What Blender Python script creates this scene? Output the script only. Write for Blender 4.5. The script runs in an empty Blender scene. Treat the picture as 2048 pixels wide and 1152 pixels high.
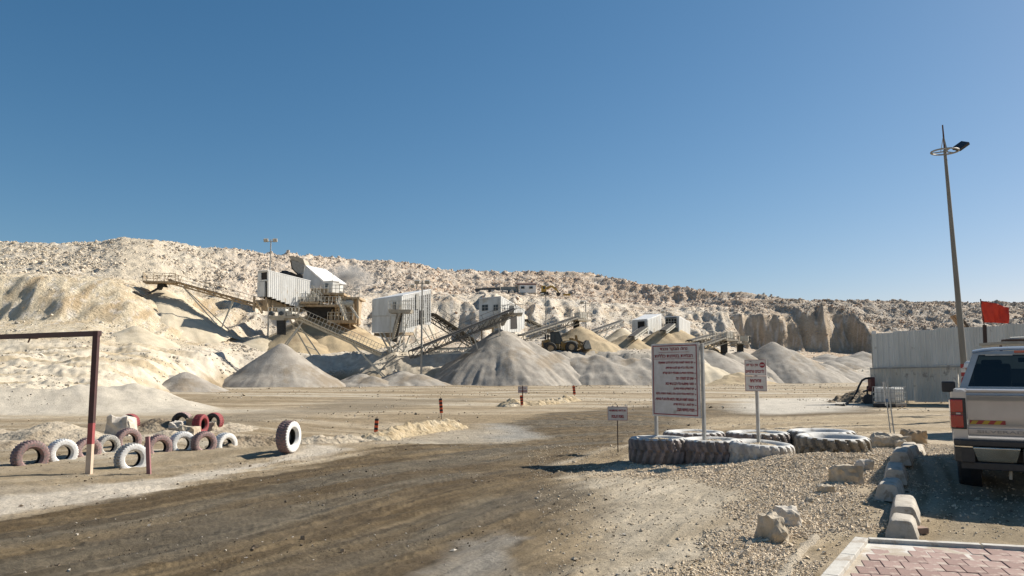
import bpy, bmesh, math, random
import numpy as np
from mathutils import Vector, Matrix, Quaternion
sc = bpy.context.scene
COL = sc.collection
R_ = math.radians
rnd = random.Random(7)

# ------------------------------------------------------------------ camera, sky, sun
EYE = 1.62
F = 1577.0
PITCH = R_(6.1)
cam_d = bpy.data.cameras.new('camera'); cam = bpy.data.objects.new('camera', cam_d); COL.objects.link(cam)
cam.location = (0, 0, EYE); cam.rotation_euler = (math.pi/2 + PITCH, 0, 0)
cam_d.sensor_width = 36; cam_d.lens = 36*F/2048; cam_d.clip_start = 0.1; cam_d.clip_end = 6000
sc.camera = cam
SUN_EL = R_(37); SUN_DIR = Vector((0.90, 0.44, 0)).normalized()      # towards the sun, on the ground
sun_az = math.atan2(SUN_DIR.x, SUN_DIR.y)
w = bpy.data.worlds.new('World'); sc.world = w; w.use_nodes = True
nt = w.node_tree; nt.nodes.clear()
sky = nt.nodes.new('ShaderNodeTexSky'); sky.sky_type = 'NISHITA'; sky.sun_disc = False
sky.sun_elevation = SUN_EL; sky.sun_rotation = sun_az; sky.altitude = 0
sky.air_density = 0.9; sky.dust_density = 0.45; sky.ozone_density = 3.4
bg = nt.nodes.new('ShaderNodeBackground'); bg.inputs[1].default_value = 0.054
wo = nt.nodes.new('ShaderNodeOutputWorld')
sep = nt.nodes.new('ShaderNodeSeparateColor'); com = nt.nodes.new('ShaderNodeCombineColor'); nt.links.new(sky.outputs[0], sep.inputs[0])
for i, (pre, ex, k) in enumerate(((.0716, 1.36, 1.95), (.0832, 1.0, 1.085), (.0815, .90, 1.05))):     # grade the clear air: deeper overhead, paler low down
    m1 = nt.nodes.new('ShaderNodeMath'); m1.operation = 'MULTIPLY'; m1.inputs[1].default_value = pre; nt.links.new(sep.outputs[i], m1.inputs[0])
    m2 = nt.nodes.new('ShaderNodeMath'); m2.operation = 'POWER'; m2.inputs[1].default_value = ex; nt.links.new(m1.outputs[0], m2.inputs[0])
    m3 = nt.nodes.new('ShaderNodeMath'); m3.operation = 'MULTIPLY'; m3.inputs[1].default_value = k/.0832; nt.links.new(m2.outputs[0], m3.inputs[0]); nt.links.new(m3.outputs[0], com.inputs[i])
nt.links.new(com.outputs[0], bg.inputs[0]); nt.links.new(bg.outputs[0], wo.inputs[0])
sd = bpy.data.lights.new('sun', 'SUN'); so = bpy.data.objects.new('sun', sd); COL.objects.link(so)
sd.energy = 5.0; sd.angle = R_(0.53); sd.color = (1.0, 0.93, 0.82)
sv = Vector((SUN_DIR.x*math.cos(SUN_EL), SUN_DIR.y*math.cos(SUN_EL), math.sin(SUN_EL)))
so.rotation_euler = sv.to_track_quat('Z', 'Y').to_euler(); so.location = (30, 20, 40)
sc.view_settings.view_transform = 'Standard'; sc.view_settings.look = 'None'
sc.view_settings.exposure = 0.64; sc.view_settings.gamma = 1.0; sc.view_settings.use_curve_mapping = False

# ------------------------------------------------------------------ where things stand
CP, SP = math.cos(PITCH), math.sin(PITCH)
def ray(px, py):
    a = (px-1024)/F; b = (576-py)/F
    return Vector((a, CP - b*SP, SP + b*CP))
def PW(px, py, Y):
    d = ray(px, py); return Vector((0, 0, EYE)) + d*(Y/d.y)
def GP(px, py, z=0.0):
    d = ray(px, py); t = (z-EYE)/d.z; return Vector((0, 0, EYE)) + d*t
def zat(py, Y):
    b = (576-py)/F; return EYE + Y*(SP+b*CP)/(CP-b*SP)
class VP:
    """vertical plane through a corner; psi = direction of the plane from +X"""
    def __init__(s, px, Y, psi):
        s.o = PW(px, 576, Y); s.o.z = 0
        s.d = Vector((math.cos(R_(psi)), math.sin(R_(psi)), 0)); s.n = Vector((s.d.y, -s.d.x, 0))
    def pt(s, px, py, off=0.0):
        r = ray(px, py); e = Vector((0, 0, EYE)); k = (s.o-e).dot(s.n)/r.dot(s.n)
        return e + r*k + s.n*off

# ------------------------------------------------------------------ noise
_rs = np.random.RandomState(5)
_perm = _rs.permutation(256); _perm = np.concatenate([_perm, _perm, _perm])
_ga = _rs.rand(256)*2*np.pi; _gx, _gy = np.cos(_ga), np.sin(_ga)
def perlin(x, y, seed=0):
    x = np.asarray(x, float) + seed*17.31; y = np.asarray(y, float) + seed*9.77
    xi = np.floor(x).astype(int); yi = np.floor(y).astype(int); fx = x-xi; fy = y-yi
    u = fx*fx*fx*(fx*(fx*6-15)+10); v = fy*fy*fy*(fy*(fy*6-15)+10)
    def g(ix, iy, dx, dy):
        h = _perm[_perm[ix & 255] + (iy & 255)]; return _gx[h]*dx + _gy[h]*dy
    a = g(xi, yi, fx, fy); b = g(xi+1, yi, fx-1, fy); c = g(xi, yi+1, fx, fy-1); d = g(xi+1, yi+1, fx-1, fy-1)
    return ((a+(b-a)*u)*(1-v) + (c+(d-c)*u)*v)*1.5
def fbm(x, y, o=4, seed=0, gain=0.5):
    r = 0; a = 1; f = 1
    for i in range(o):
        r = r + a*perlin(x*f, y*f, seed+i*3); a *= gain; f *= 2.03
    return r
def sstep(a, b, x):
    t = np.clip((x-a)/(b-a), 0, 1); return t*t*(3-2*t)
def pdist(x, y, poly):
    """signed distance to a polygon, negative inside"""
    n = len(poly); d = np.full(x.shape, 1e9); ins = np.zeros(x.shape, bool)
    for i in range(n):
        x0, y0 = poly[i]; x1, y1 = poly[(i+1) % n]
        ex, ey = x1-x0, y1-y0; t = np.clip(((x-x0)*ex+(y-y0)*ey)/(ex*ex+ey*ey+1e-9), 0, 1)
        d = np.minimum(d, np.hypot(x-x0-t*ex, y-y0-t*ey))
        if y1 != y0:
            c = ((y0 > y) != (y1 > y)) & (x < (x1-x0)*(y-y0)/(y1-y0)+x0); ins ^= c
    return np.where(ins, -d, d)
def ldist(x, y, pts):
    d = np.full(x.shape, 1e9)
    for i in range(len(pts)-1):
        x0, y0 = pts[i]; x1, y1 = pts[i+1]; ex, ey = x1-x0, y1-y0
        t = np.clip(((x-x0)*ex+(y-y0)*ey)/(ex*ex+ey*ey+1e-9), 0, 1)
        d = np.minimum(d, np.hypot(x-x0-t*ex, y-y0-t*ey))
    return d
def gpoly(pts): return [(GP(a, b).x, GP(a, b).y) for a, b in pts]

# ------------------------------------------------------------------ the terrain: profiles across the quarry (Y, picture row)
COLS = {
 -600: [(30,834),(77,702),(97,642),(104,556),(118,547),(160,486)],
 0:    [(30,834),(77,702),(97,642),(104,554),(118,546),(160,485)],
 120:  [(31,830),(78,702),(97,640),(104,554),(118,549),(160,487)],
 195:  [(34,822),(79,702),(98,642),(106,560),(119,551),(158,483)],
 235:  [(38,812),(82,702),(98,650),(107,566),(120,553),(156,474)],
 300:  [(52,792),(84,702),(98,672),(112,580),(124,560),(156,480)],
 400:  [(80,776),(90,702),(108,682),(126,602),(138,575),(168,496)],
 480:  [(90,772),(99,712),(114,682),(130,612),(142,580),(172,500)],
 560:  [(94,771),(103,718),(120,688),(135,628),(150,588),(178,508)],
 640:  [(98,770),(106,712),(124,692),(138,645),(155,588),(190,516)],
 700:  [(99,770),(107,710),(126,694),(146,600),(163,584),(198,523)],
 780:  [(100,770),(107,706),(128,692),(152,590),(168,582),(204,524)],
 860:  [(101,770),(108,708),(140,688),(160,592),(174,583),(208,535)],
 920:  [(102,770),(109,712),(147,684),(158,598),(186,586),(214,543)],
 1000: [(102,769),(110,712),(146,680),(166,592),(189,585),(220,545)],
 1070: [(103,768),(111,706),(152,676),(164,604),(190,587),(224,545)],
 1120: [(103,768),(111,705),(150,672),(172,602),(196,591),(222,546)],
 1180: [(103,768),(112,705),(155,672),(180,608),(204,592),(222,547)],
 1240: [(104,768),(112,706),(158,676),(185,616),(208,598),(218,560)],
 1300: [(104,768),(112,708),(160,680),(188,624),(208,606),(214,570)],
 1400: [(105,767),(114,712),(170,687),(186,622),(208,609),(213,580)],
 1480: [(110,764),(122,742),(180,697),(184.5,632),(200,612),(212,588)],
 1540: [(115,760),(130,738),(182,700),(186,634),(200,612),(209,594)],
 1600: [(122,760),(140,735),(183,702),(186,650),(189,618),(204,602)],
 1650: [(130,758),(150,733),(186,704),(189,650),(192,612),(206,604)],
 1710: [(130,758),(150,733),(186,704),(190,645),(194,625),(208,603)],
 1760: [(130,758),(150,733),(180,704),(184,672),(186,664),(214,601)],
 1850: [(130,758),(150,733),(178,704),(182,682),(185,672),(214,604)],
 1960: [(130,758),(150,733),(176,702),(180,682),(184,672),(214,605)],
 2600: [(130,758),(150,733),(176,702),(180,684),(184,674),(214,614)],
}
_cx = np.array(sorted(COLS)); _K = 6
_cY = np.array([[COLS[c][k][0] for k in range(_K)] for c in _cx], float)
_cZ = np.array([[zat(COLS[c][k][1], COLS[c][k][0]) for k in range(_K)] for c in _cx]); _cZ[:, 0] = 0.0
BUMPS = [  # x, y, height, radius x, radius y, turn
 (5.9, 12.4, .27, 2.1, 1.35, -10), (4.6, 13.2, .12, 1.1, .8, 0), (8.2, 14.0, .15, 1.6, 1.4, 0),
 (4.2, 10.2, .10, 1.9, .7, 60), (-6.8, 15.6, .10, 5.0, 1.0, 8), (-3.5, 17.0, .10, 2.2, .8, 20),
 (2.05, 8.6, .05, 1.1, .5, 50)]
BANK = [(-32, 25), (-24, 30), (-20.5, 32.5), (-17, 35)]
RUTS = [gpoly([(650,1152),(900,1075),(1070,990),(1105,940),(1100,920)]), gpoly([(760,1152),(960,1090),(1130,1000),(1160,945)]),
        gpoly([(300,1125),(600,1060),(860,985),(1060,935)]), gpoly([(200,1085),(520,1030),(800,960),(1050,915)])]
def zone(x, y):
    th = np.arctan2(x, y); r = np.hypot(x, y); tc = np.clip(th, -0.9, 0.9)
    Y = r*np.cos(tc); px = 1024 + F*np.tan(tc)
    return px, Y
def profile(x, y):
    px, Y = zone(x, y)
    cy = [np.interp(px, _cx, _cY[:, k]) for k in range(_K)]
    cz = [np.interp(px, _cx, _cZ[:, k]) for k in range(_K)]
    return px, Y, cy, cz
def H(x, y, full=False):
    x = np.atleast_1d(np.asarray(x, float)); y = np.atleast_1d(np.asarray(y, float))
    px, Y, cy, cz = profile(x, y)
    hill = sstep(0, 12, Y-cy[1])
    rdg = 1-np.abs(perlin(x/11, y/26, 21))*1.7
    face_k = 1-.75*sstep(0, 1, (Y-cy[3])/(cy[4]-cy[3]))
    wrp = hill*face_k*(4.6*(rdg-.55) + 2.0*(1-2*np.abs(perlin(x/4.1, y/11, 22))) + .9*perlin(x/1.5, y/5, 23))
    wrp = wrp + (1-hill)*sstep(0, 8, Y-cy[0])*2.2*perlin(x/6, y/9, 24)
    wrp = wrp*(1-.70*sstep(420, 230, px)*hill)
    Yw = Y + wrp
    z = np.zeros_like(Y)
    for k in range(_K-1):
        t = np.clip((Yw-cy[k])/(cy[k+1]-cy[k]), 0, 1); z = z + (cz[k+1]-cz[k])*t
    t_up = sstep(0, 1, (Yw-cy[3])/(cy[4]-cy[3])); t_low = sstep(0, .4, (Yw-cy[2])/(cy[3]-cy[2]))
    cone = np.exp(-((px-262)/58)**2)*t_up*sstep(500, 480, 480+0*px)*.75
    amp = .06 + .32*t_low*(1-.45*sstep(420, 250, px)) + .33*t_up*(1-cone)*(1-.35*sstep(1500, 1700, px))
    rock = fbm(x/2.6, y/2.6, 5, 3, .62)
    z = z + hill*amp*(.75*rock + .16*perlin(x/1.1, y/1.1, 33)) + hill*t_up*(1-cone)*.35*perlin(x/9, y/9, 31)
    bench = hill*(1-t_up)
    # strata: small ledges on the faces
    led = t_low*(1-cone)*(.55+.45*sstep(430, 560, px))
    z = z + led*.22*np.sin(z*2.6 + 1.5*perlin(x/7, y/7, 41))*hill
    # the banks of sand at the yard's edge
    bk = sstep(0, 3, Y-cy[0])*(1-hill)
    z = z + bk*(.42*fbm(x/4, y/4, 3, 8) + .20*(.5-np.abs(fbm(x/1.5, y/1.5, 4, 14, .6))) + .05*fbm(x/.5, y/.5, 2, 15)) 
    # the yard
    near = 1-sstep(0, 6, Y-cy[0])
    z = z + near*(.10*fbm(x/9, y/9, 2, 11)*sstep(6, 14, Y) + .012*fbm(x/.5, y/.5, 3, 12))
    for bx, by, bh, sx, sy, an in BUMPS:
        c, s = math.cos(R_(an)), math.sin(R_(an)); dx = x-bx; dy = y-by
        u = (dx*c+dy*s)/sx; v = (-dx*s+dy*c)/sy; z = z + bh*np.exp(-(u*u+v*v)*1.1)
    d = ldist(x, y, BANK); z = z + near*1.1*sstep(4.4, 0, d + .5*perlin(x/3.5, y/3.5, 51))*sstep(-5, -15, -0*x+x+ -6)*(1+.14*fbm(x/1.6, y/1.6, 3, 9))
    nearm = Y < 30
    if nearm.any():
        xx, yy = x[nearm], y[nearm]; wx = xx+.18*perlin(xx/1.3, yy/1.3, 61); wy = yy+.18*perlin(xx/1.3, yy/1.3, 62)
        dz = np.zeros_like(xx)
        for p in RUTS:
            dd = ldist(wx, wy, p); dz += sstep(-.2, .3, perlin(xx/1.7, yy/1.7, 66))*(-.010*np.exp(-(dd/.10)**2) + .012*np.exp(-((dd-.17)/.07)**2)*(1+1.2*fbm(xx/.10, yy/.10, 2, 63)))
        cl = np.clip(fbm(xx/.35, yy/.35, 3, 64)-.15, 0, 1)
        dz += .014*cl
        _a, _c = math.cos(R_(58)), math.sin(R_(58)); al = wx*_a+wy*_c; ac = -wx*_c+wy*_a
        dz += .020*fbm(al/5, ac/.22, 4, 76, .6)*sstep(7.5, 3.5, np.abs(xx-(yy-14)*.42+.3)) + .008*fbm(xx/.22, yy/.22, 3, 67)
        z[nearm] += dz
    if full: return z, px, Y, cy, Yw, hill, t_up, t_low, cone, bk, near
    return z
def gz(x, y): return float(H(x, y)[0])
def on(px, py, dz=0.0):
    """point of the ground seen at a picture position (yard only)"""
    p = GP(px, py)
    for _ in range(8): p = GP(px, py, gz(p.x, p.y))
    return Vector((p.x, p.y, p.z+dz))
def at(px, Y):
    p = PW(px, 576, Y); return Vector((p.x, p.y, gz(p.x, p.y)))

# ------------------------------------------------------------------ materials
def newmat(name):
    m = bpy.data.materials.new(name); m.use_nodes = True
    return m, m.node_tree, m.node_tree.nodes['Principled BSDF']
def pbr(name, c1, c2=None, scale=6.0, rough=.7, metal=0.0, bump=0.0, bscale=None, lo=.35, hi=.65, coat=0.0, streak=None, c3=None, s3=2.0, t3=.55, rvar=0.0, detail=6):
    m, t, b = newmat(name); N, L = t.nodes.new, t.links.new
    b.inputs['Roughness'].default_value = rough; b.inputs['Metallic'].default_value = metal
    if coat: b.inputs['Coat Weight'].default_value = coat; b.inputs['Coat Roughness'].default_value = .06
    c1 = (*c1, 1) if len(c1) == 3 else c1
    if c2 is None: c2 = tuple(v*.8 for v in c1[:3])
    c2 = (*c2, 1) if len(c2) == 3 else c2
    tc = N('ShaderNodeTexCoord'); mp = N('ShaderNodeMapping'); L(tc.outputs['Object'], mp.inputs[0])
    if streak: mp.inputs['Scale'].default_value = streak
    n = N('ShaderNodeTexNoise'); n.inputs['Scale'].default_value = scale; n.inputs['Detail'].default_value = detail; n.inputs['Roughness'].default_value = .6
    L(mp.outputs[0], n.inputs['Vector'])
    mr = N('ShaderNodeMapRange'); mr.inputs[1].default_value = lo; mr.inputs[2].default_value = hi; L(n.outputs[0], mr.inputs[0])
    mx = N('ShaderNodeMix'); mx.data_type = 'RGBA'; mx.inputs[6].default_value = c1; mx.inputs[7].default_value = c2
    L(mr.outputs[0], mx.inputs[0]); out = mx.outputs[2]
    if c3:
        n3 = N('ShaderNodeTexNoise'); n3.inputs['Scale'].default_value = s3; n3.inputs['Detail'].default_value = 8; n3.inputs['Roughness'].default_value = .65
        L(tc.outputs['Object'], n3.inputs['Vector'])
        r3 = N('ShaderNodeMapRange'); r3.inputs[1].default_value = t3-.04; r3.inputs[2].default_value = t3+.05; L(n3.outputs[0], r3.inputs[0])
        m3 = N('ShaderNodeMix'); m3.data_type = 'RGBA'; L(r3.outputs[0], m3.inputs[0]); L(out, m3.inputs[6]); m3.inputs[7].default_value = (*c3, 1); out = m3.outputs[2]
    L(out, b.inputs['Base Color'])
    if rvar:
        rr = N('ShaderNodeMapRange'); rr.inputs[3].default_value = rough-rvar; rr.inputs[4].default_value = rough+rvar; L(n.outputs[0], rr.inputs[0]); L(rr.outputs[0], b.inputs['Roughness'])
    if bump:
        bp = N('ShaderNodeBump'); bp.inputs['Strength'].default_value = 1; bp.inputs['Distance'].default_value = bump
        nb = N('ShaderNodeTexNoise'); nb.inputs['Scale'].default_value = bscale or scale*2; nb.inputs['Detail'].default_value = 6; L(tc.outputs['Object'], nb.inputs['Vector'])
        L(nb.outputs[0], bp.inputs['Height']); L(bp.outputs[0], b.inputs['Normal'])
    return m
M = {}
M['white_sheet'] = pbr('white_sheet', (.68,.68,.65), (.52,.51,.47), 1.2, .5, streak=(1,1,.25), bump=.004, bscale=4, c3=(.47,.41,.32), s3=.55, t3=.60)
M['white_roof'] = pbr('white_roof', (.74,.74,.72), (.62,.61,.58), 1.0, .45)
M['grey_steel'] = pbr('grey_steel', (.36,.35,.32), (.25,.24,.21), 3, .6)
M['tan_steel'] = pbr('tan_steel', (.47,.36,.23), (.33,.25,.16), 2.5, .8, c3=(.22,.13,.08), s3=2.2, t3=.62)
M['dusty_steel'] = pbr('dusty_steel', (.46,.41,.32), (.35,.31,.25), 2.5, .8)
M['pale_steel'] = pbr('pale_steel', (.60,.57,.49), (.45,.42,.35), 2.5, .7)
M['belt'] = pbr('belt', (.035,.035,.035), (.09,.08,.07), 4, .9)
M['black_rubber'] = pbr('black_rubber', (.018,.018,.018), (.04,.038,.035), 6, .8)
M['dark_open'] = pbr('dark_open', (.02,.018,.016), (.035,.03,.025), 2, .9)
M['rust'] = pbr('rust', (.12,.06,.035), (.07,.035,.025), 12, .75, bump=.001)
M['galv'] = pbr('galv', (.42,.43,.43), (.32,.33,.33), 12, .5, .55)
M['black_plastic'] = pbr('black_plastic', (.016,.017,.02), (.025,.026,.03), 20, .45)
M['cab_yellow'] = pbr('cab_yellow', (.42,.24,.035), (.28,.17,.05), 2.5, .6, c3=(.30,.23,.14), s3=1.5, t3=.56)
M['window_dark'] = pbr('window_dark', (.02,.025,.03), (.03,.035,.04), 3, .12)
M['pale_rock'] = pbr('pale_rock', (.50,.43,.33), (.34,.28,.20), 5, .9, bump=.03, bscale=9)
M['white_rock'] = pbr('white_rock', (.58,.53,.46), (.42,.37,.30), 5, .9, bump=.03, bscale=9)
M['brown_rock'] = pbr('brown_rock', (.38,.29,.19), (.26,.19,.12), 5, .9, bump=.03, bscale=9)

# ------------------------------------------------------------------ mesh builder
class MB:
    def __init__(s): s.v = []; s.f = []; s.m = []
    def add(s, vs, fs, mi=0):
        o = len(s.v); s.v += [tuple(v) for v in vs]; s.f += [tuple(i+o for i in f) for f in fs]; s.m += [mi]*len(fs); return s
    def box(s, c, size, rot=None, mi=0):
        c = Vector(c); hx, hy, hz = size[0]/2, size[1]/2, size[2]/2
        vs = [Vector((a*hx, b*hy, d*hz)) for d in (-1, 1) for b in (-1, 1) for a in (-1, 1)]
        if rot is not None:
            if isinstance(rot, (int, float)): rot = Matrix.Rotation(rot, 3, 'Z')
            vs = [rot @ v for v in vs]
        return s.add([v+c for v in vs], [(0,2,3,1),(4,5,7,6),(0,1,5,4),(2,6,7,3),(0,4,6,2),(1,3,7,5)], mi)
    def bar(s, a, b, w_, h=None, mi=0, up=(0,0,1)):
        a = Vector(a); b = Vector(b); h = h or w_; d = (b-a)
        if d.length < 1e-6: return s
        d.normalize(); up = Vector(up)
        if abs(d.dot(up)) > .98: up = Vector((0, 1, 0))
        x = d.cross(up).normalized(); z = x.cross(d).normalized()
        vs = [p + x*(i*w_/2) + z*(j*h/2) for p in (a, b) for i, j in ((-1,-1),(1,-1),(1,1),(-1,1))]
        return s.add(vs, [(0,1,2,3),(7,6,5,4),(0,4,5,1),(1,5,6,2),(2,6,7,3),(3,7,4,0)], mi)
    def tube(s, pts, r, n=8, mi=0, cap=True):
        pts = [Vector(p) for p in pts]; rs = r if isinstance(r, (list, tuple)) else [r]*len(pts); vs = []; px_ = None
        for i, p in enumerate(pts):
            d = (pts[min(i+1, len(pts)-1)]-pts[max(i-1, 0)]).normalized()
            if px_ is None:
                up = Vector((0,0,1)) if abs(d.z) < .9 else Vector((0,1,0)); px_ = d.cross(up).normalized()
            else: px_ = (px_ - d*px_.dot(d)).normalized()
            py_ = d.cross(px_)
            vs += [p + (px_*math.cos(2*math.pi*k/n)+py_*math.sin(2*math.pi*k/n))*rs[i] for k in range(n)]
        fs = [(i*n+k, i*n+(k+1) % n, (i+1)*n+(k+1) % n, (i+1)*n+k) for i in range(len(pts)-1) for k in range(n)]
        if cap: fs += [tuple(range(n))[::-1], tuple((len(pts)-1)*n+k for k in range(n))]
        return s.add(vs, fs, mi)
    def prism(s, pts, off, mi=0):
        """polygon (list of points) extruded along off"""
        pts = [Vector(p) for p in pts]; off = Vector(off); n = len(pts)
        return s.add(pts + [p+off for p in pts], [tuple(range(n)), tuple(range(2*n-1, n-1, -1))] + [(i, i+n, (i+1) % n+n, (i+1) % n) for i in range(n)], mi)
    def lathe(s, prof, n=32, c=(0,0,0), axis='Z', mi=0, close=False):
        vs = []; c = Vector(c)
        for (r, h) in prof:
            for k in range(n):
                a = 2*math.pi*k/n; x, y = r*math.cos(a), r*math.sin(a)
                vs.append(c + (Vector((x, y, h)) if axis == 'Z' else Vector((h, x, y)) if axis == 'X' else Vector((x, h, y))))
        m_ = len(prof); fs = [(i*n+k, i*n+(k+1) % n, ((i+1) % m_)*n+(k+1) % n, ((i+1) % m_)*n+k) for i in range(m_ if close else m_-1) for k in range(n)]
        return s.add(vs, fs, mi)
    def build(s, name, mats, parent=None, smooth=None, loc=None, bevel=0, base=None):
        me = bpy.data.meshes.new(name); vs = s.v
        if base is not None: vs = [(x-base[0], y-base[1], z-base[2]) for x, y, z in vs]
        me.from_pydata(vs, [], s.f)
        mats = mats if isinstance(mats, (list, tuple)) else [mats]
        for m in mats: me.materials.append(M[m] if isinstance(m, str) else m)
        if len(mats) > 1: me.polygons.foreach_set('material_index', s.m)
        bm = bmesh.new(); bm.from_mesh(me); bmesh.ops.recalc_face_normals(bm, faces=bm.faces)
        if bevel: bmesh.ops.bevel(bm, geom=[e for e in bm.edges if len(e.link_faces) == 2 and e.calc_face_angle(0) > .5], offset=bevel, segments=2, affect='EDGES', profile=.6)
        bm.to_mesh(me); bm.free()
        if smooth is not None:
            me.shade_smooth() if smooth >= 180 else me.set_sharp_from_angle(angle=R_(smooth))
        o = bpy.data.objects.new(name, me); COL.objects.link(o)
        if parent is not None: o.parent = parent
        if base is not None: o.location = base
        if loc is not None: o.location = loc
        return o
def tag(o, label=None, cat=None, group=None, kind=None):
    if label: o['label'] = label
    if cat: o['category'] = cat
    if group: o['group'] = group
    if kind: o['kind'] = kind
    return o
def empty(name, loc=(0,0,0), rz=0.0, label=None, cat=None, group=None):
    o = bpy.data.objects.new(name, None); COL.objects.link(o); o.location = loc; o.rotation_euler = (0, 0, rz); o.empty_display_size = .2
    return tag(o, label, cat, group)
def kids(o): return [c for c in bpy.data.objects if c.parent == o]
def copy_tree(o, parent=None):
    c = o.copy(); COL.objects.link(c); c.parent = parent
    for ch in kids(o): copy_tree(ch, c)
    return c
# ------------------------------------------------------------------ ground mesh (one sheet to the horizon)
def terrain():
    t1 = np.radians(np.linspace(-38.5, 38.5, 800)); t0 = np.radians(np.linspace(-180, -39.5, 48)); t2 = np.radians(np.linspace(39.5, 180, 48))[:-1]
    th = np.concatenate([t0, t1, t2])
    rr = [0.6]; 
    while rr[-1] < 5: rr.append(rr[-1]*1.09)
    while rr[-1] < 88: rr.append(rr[-1]*1.0072)
    while rr[-1] < 262: rr.append(rr[-1]+.52)
    while rr[-1] < 5000: rr.append(rr[-1]*1.16)
    rr = np.array(rr); nr, nt_ = len(rr), len(th)
    T, Rr = np.meshgrid(th, rr); x = (Rr*np.sin(T)).ravel(); y = (Rr*np.cos(T)).ravel()
    z, px, Y, cy, Yw, hill, t_up, t_low, cone, bk, near = H(x, y, True)
    # ---- albedo by region
    def C(*c): return np.array(c)[None, :]
    def mix(a, b, t): return a*(1-t[:, None]) + b*t[:, None]
    n1 = fbm(x/5, y/5, 5, 71, .6); n2 = fbm(x/1.1, y/1.1, 4, 72, .6); n3 = fbm(x/14, y/14, 3, 73)
    ang = R_(58); ct, st = math.cos(ang), math.sin(ang)
    wx = x + .8*perlin(x/6, y/6, 74); wy = y + .8*perlin(x/6, y/6, 75)
    # tracks bend from the near road (58 degrees) into level tracks across the yard
    bend = sstep(16, 34, Y)
    al = (1-bend)*(wx*ct+wy*st) + bend*(wx*.98-wy*.10); ac = (1-bend)*(-wx*st+wy*ct) + bend*(wy*.98+wx*.10)
    st1 = fbm(al/9, ac/.55, 4, 76, .6); st2 = fbm(al/14, ac/1.8, 3, 77, .6)
    st3 = fbm(al/25, ac/(.9+bend*2.2), 4, 78, .6)
    col = np.tile(C(.37,.30,.205), (len(x), 1))
    col = mix(col, C(.22,.165,.095), sstep(.0, .5, st3+.15)*.8)
    col = mix(col, C(.42,.37,.29), sstep(.1, .6, -st3+.1*n2)*.75)
    road = gpoly([(-500,1200),(-200,1075),(0,1040),(350,985),(600,935),(800,893),(960,862),(1000,850),(1090,828),(1250,815),(1500,806),(1760,800),(1760,830),(1480,838),(1340,862),(1245,898),(1140,930),(1190,985),(1180,1060),(1130,1152),(1120,1220)])
    rd = pdist(x, y, road); rm = sstep(.28, -.35, rd + .45*n1 + .3*st1)*sstep(55, 26, Y)
    mud = mix(C(.096,.067,.034), C(.165,.122,.068), sstep(-.3, .5, st1+.3*n2))
    mud = mix(mud, C(.118,.101,.074), sstep(.1, .55, st2+.1)*.75)
    mud = mix(mud, C(.058,.042,.024), sstep(.22, .65, st1*.8+.35*n2)*.7)
    st4 = fbm(al/2.2, ac/.10, 3, 79, .6); mud = mud*(1+.30*st4[:, None])
    col = mix(col, mud, rm)
    col = col*(1+.14*fbm(al/5, ac/.3, 3, 80)[:, None]*sstep(60, 20, Y)[:, None])
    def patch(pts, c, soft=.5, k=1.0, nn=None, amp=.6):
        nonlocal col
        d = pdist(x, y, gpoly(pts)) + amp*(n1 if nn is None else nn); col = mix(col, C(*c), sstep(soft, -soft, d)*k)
    patch([(-300,1040),(-100,1000),(0,985),(330,950),(620,898),(720,905),(560,935),(330,978),(0,1030),(-200,1062)], (.49,.435,.355), .25, .9)
    patch([(-200,960),(0,930),(180,935),(400,905),(560,895),(640,905),(300,955),(0,985),(-150,1000)], (.27,.215,.14), .3, .7)
    patch([(820,1152),(880,1100),(1010,1062),(1075,1075),(1010,1152)], (.27,.25,.215), .15, .85, None, .5)
    patch([(930,860),(1000,848),(1040,855),(1090,872),(1040,884),(930,885),(820,890),(700,905),(690,895)], (.35,.305,.235), .6, .8)
    patch([(1000,848),(1060,852),(1085,868),(1000,878)], (.26,.25,.225), .5, .8)
    patch([(1190,960),(1420,938),(1560,965),(1500,1010),(1420,1080),(1330,1152),(1090,1152),(1150,1080)], (.41,.355,.27), .4, .85)
    patch([(1100,1010),(1180,985),(1240,1005),(1200,1060),(1110,1152),(1000,1152),(1060,1075)], (.17,.13,.08), .3, .6, None, .5)
    patch([(1380,1090),(1480,1040),(1560,1100),(1520,1152),(1380,1152)], (.20,.155,.10), .3, .7, None, .4)
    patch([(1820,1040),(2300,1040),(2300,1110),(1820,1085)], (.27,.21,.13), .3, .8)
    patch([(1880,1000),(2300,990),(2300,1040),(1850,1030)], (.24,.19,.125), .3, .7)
    patch([(1480,800),(1640,795),(1730,800),(1700,822),(1560,828),(1470,818)], (.50,.46,.39), 1.2, .9)
    patch([(1350,835),(1500,830),(1900,838),(1900,862),(1600,850),(1400,855)], (.33,.26,.165), 1.0, .8)
    patch([(-200,905),(0,868),(250,842),(430,835),(700,800),(1000,795),(600,835),(480,860),(200,880),(-100,925)], (.20,.165,.115), 1.2, .7)
    dg = pdist(x, y, gpoly([(1230,950),(1300,925),(1500,915),(1600,895),(1750,890),(1900,870),(1960,900),(1830,935),(1720,1000),(1640,1070),(1560,1152),(1430,1152),(1500,1060),(1560,1000),(1400,960)]))
    col = mix(col, C(.46,.375,.265), sstep(.4, -.3, dg+.4*n2)*.8)
    # clods and wheel marks
    nm = Y < 26
    for p in RUTS:
        d = np.full(len(x), 9.0); d[nm] = ldist(x[nm]+.18*perlin(x[nm]/1.3, y[nm]/1.3, 61), y[nm]+.18*perlin(x[nm]/1.3, y[nm]/1.3, 62), p)
        col = mix(col, C(.10,.076,.048), np.exp(-((d-.1)/.15)**2)*.4*(1+.8*n2).clip(0, 1))
    # sand banks at the foot of the plant
    grey = sstep(880, 960, px)*sstep(1500, 1440, px)
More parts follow.
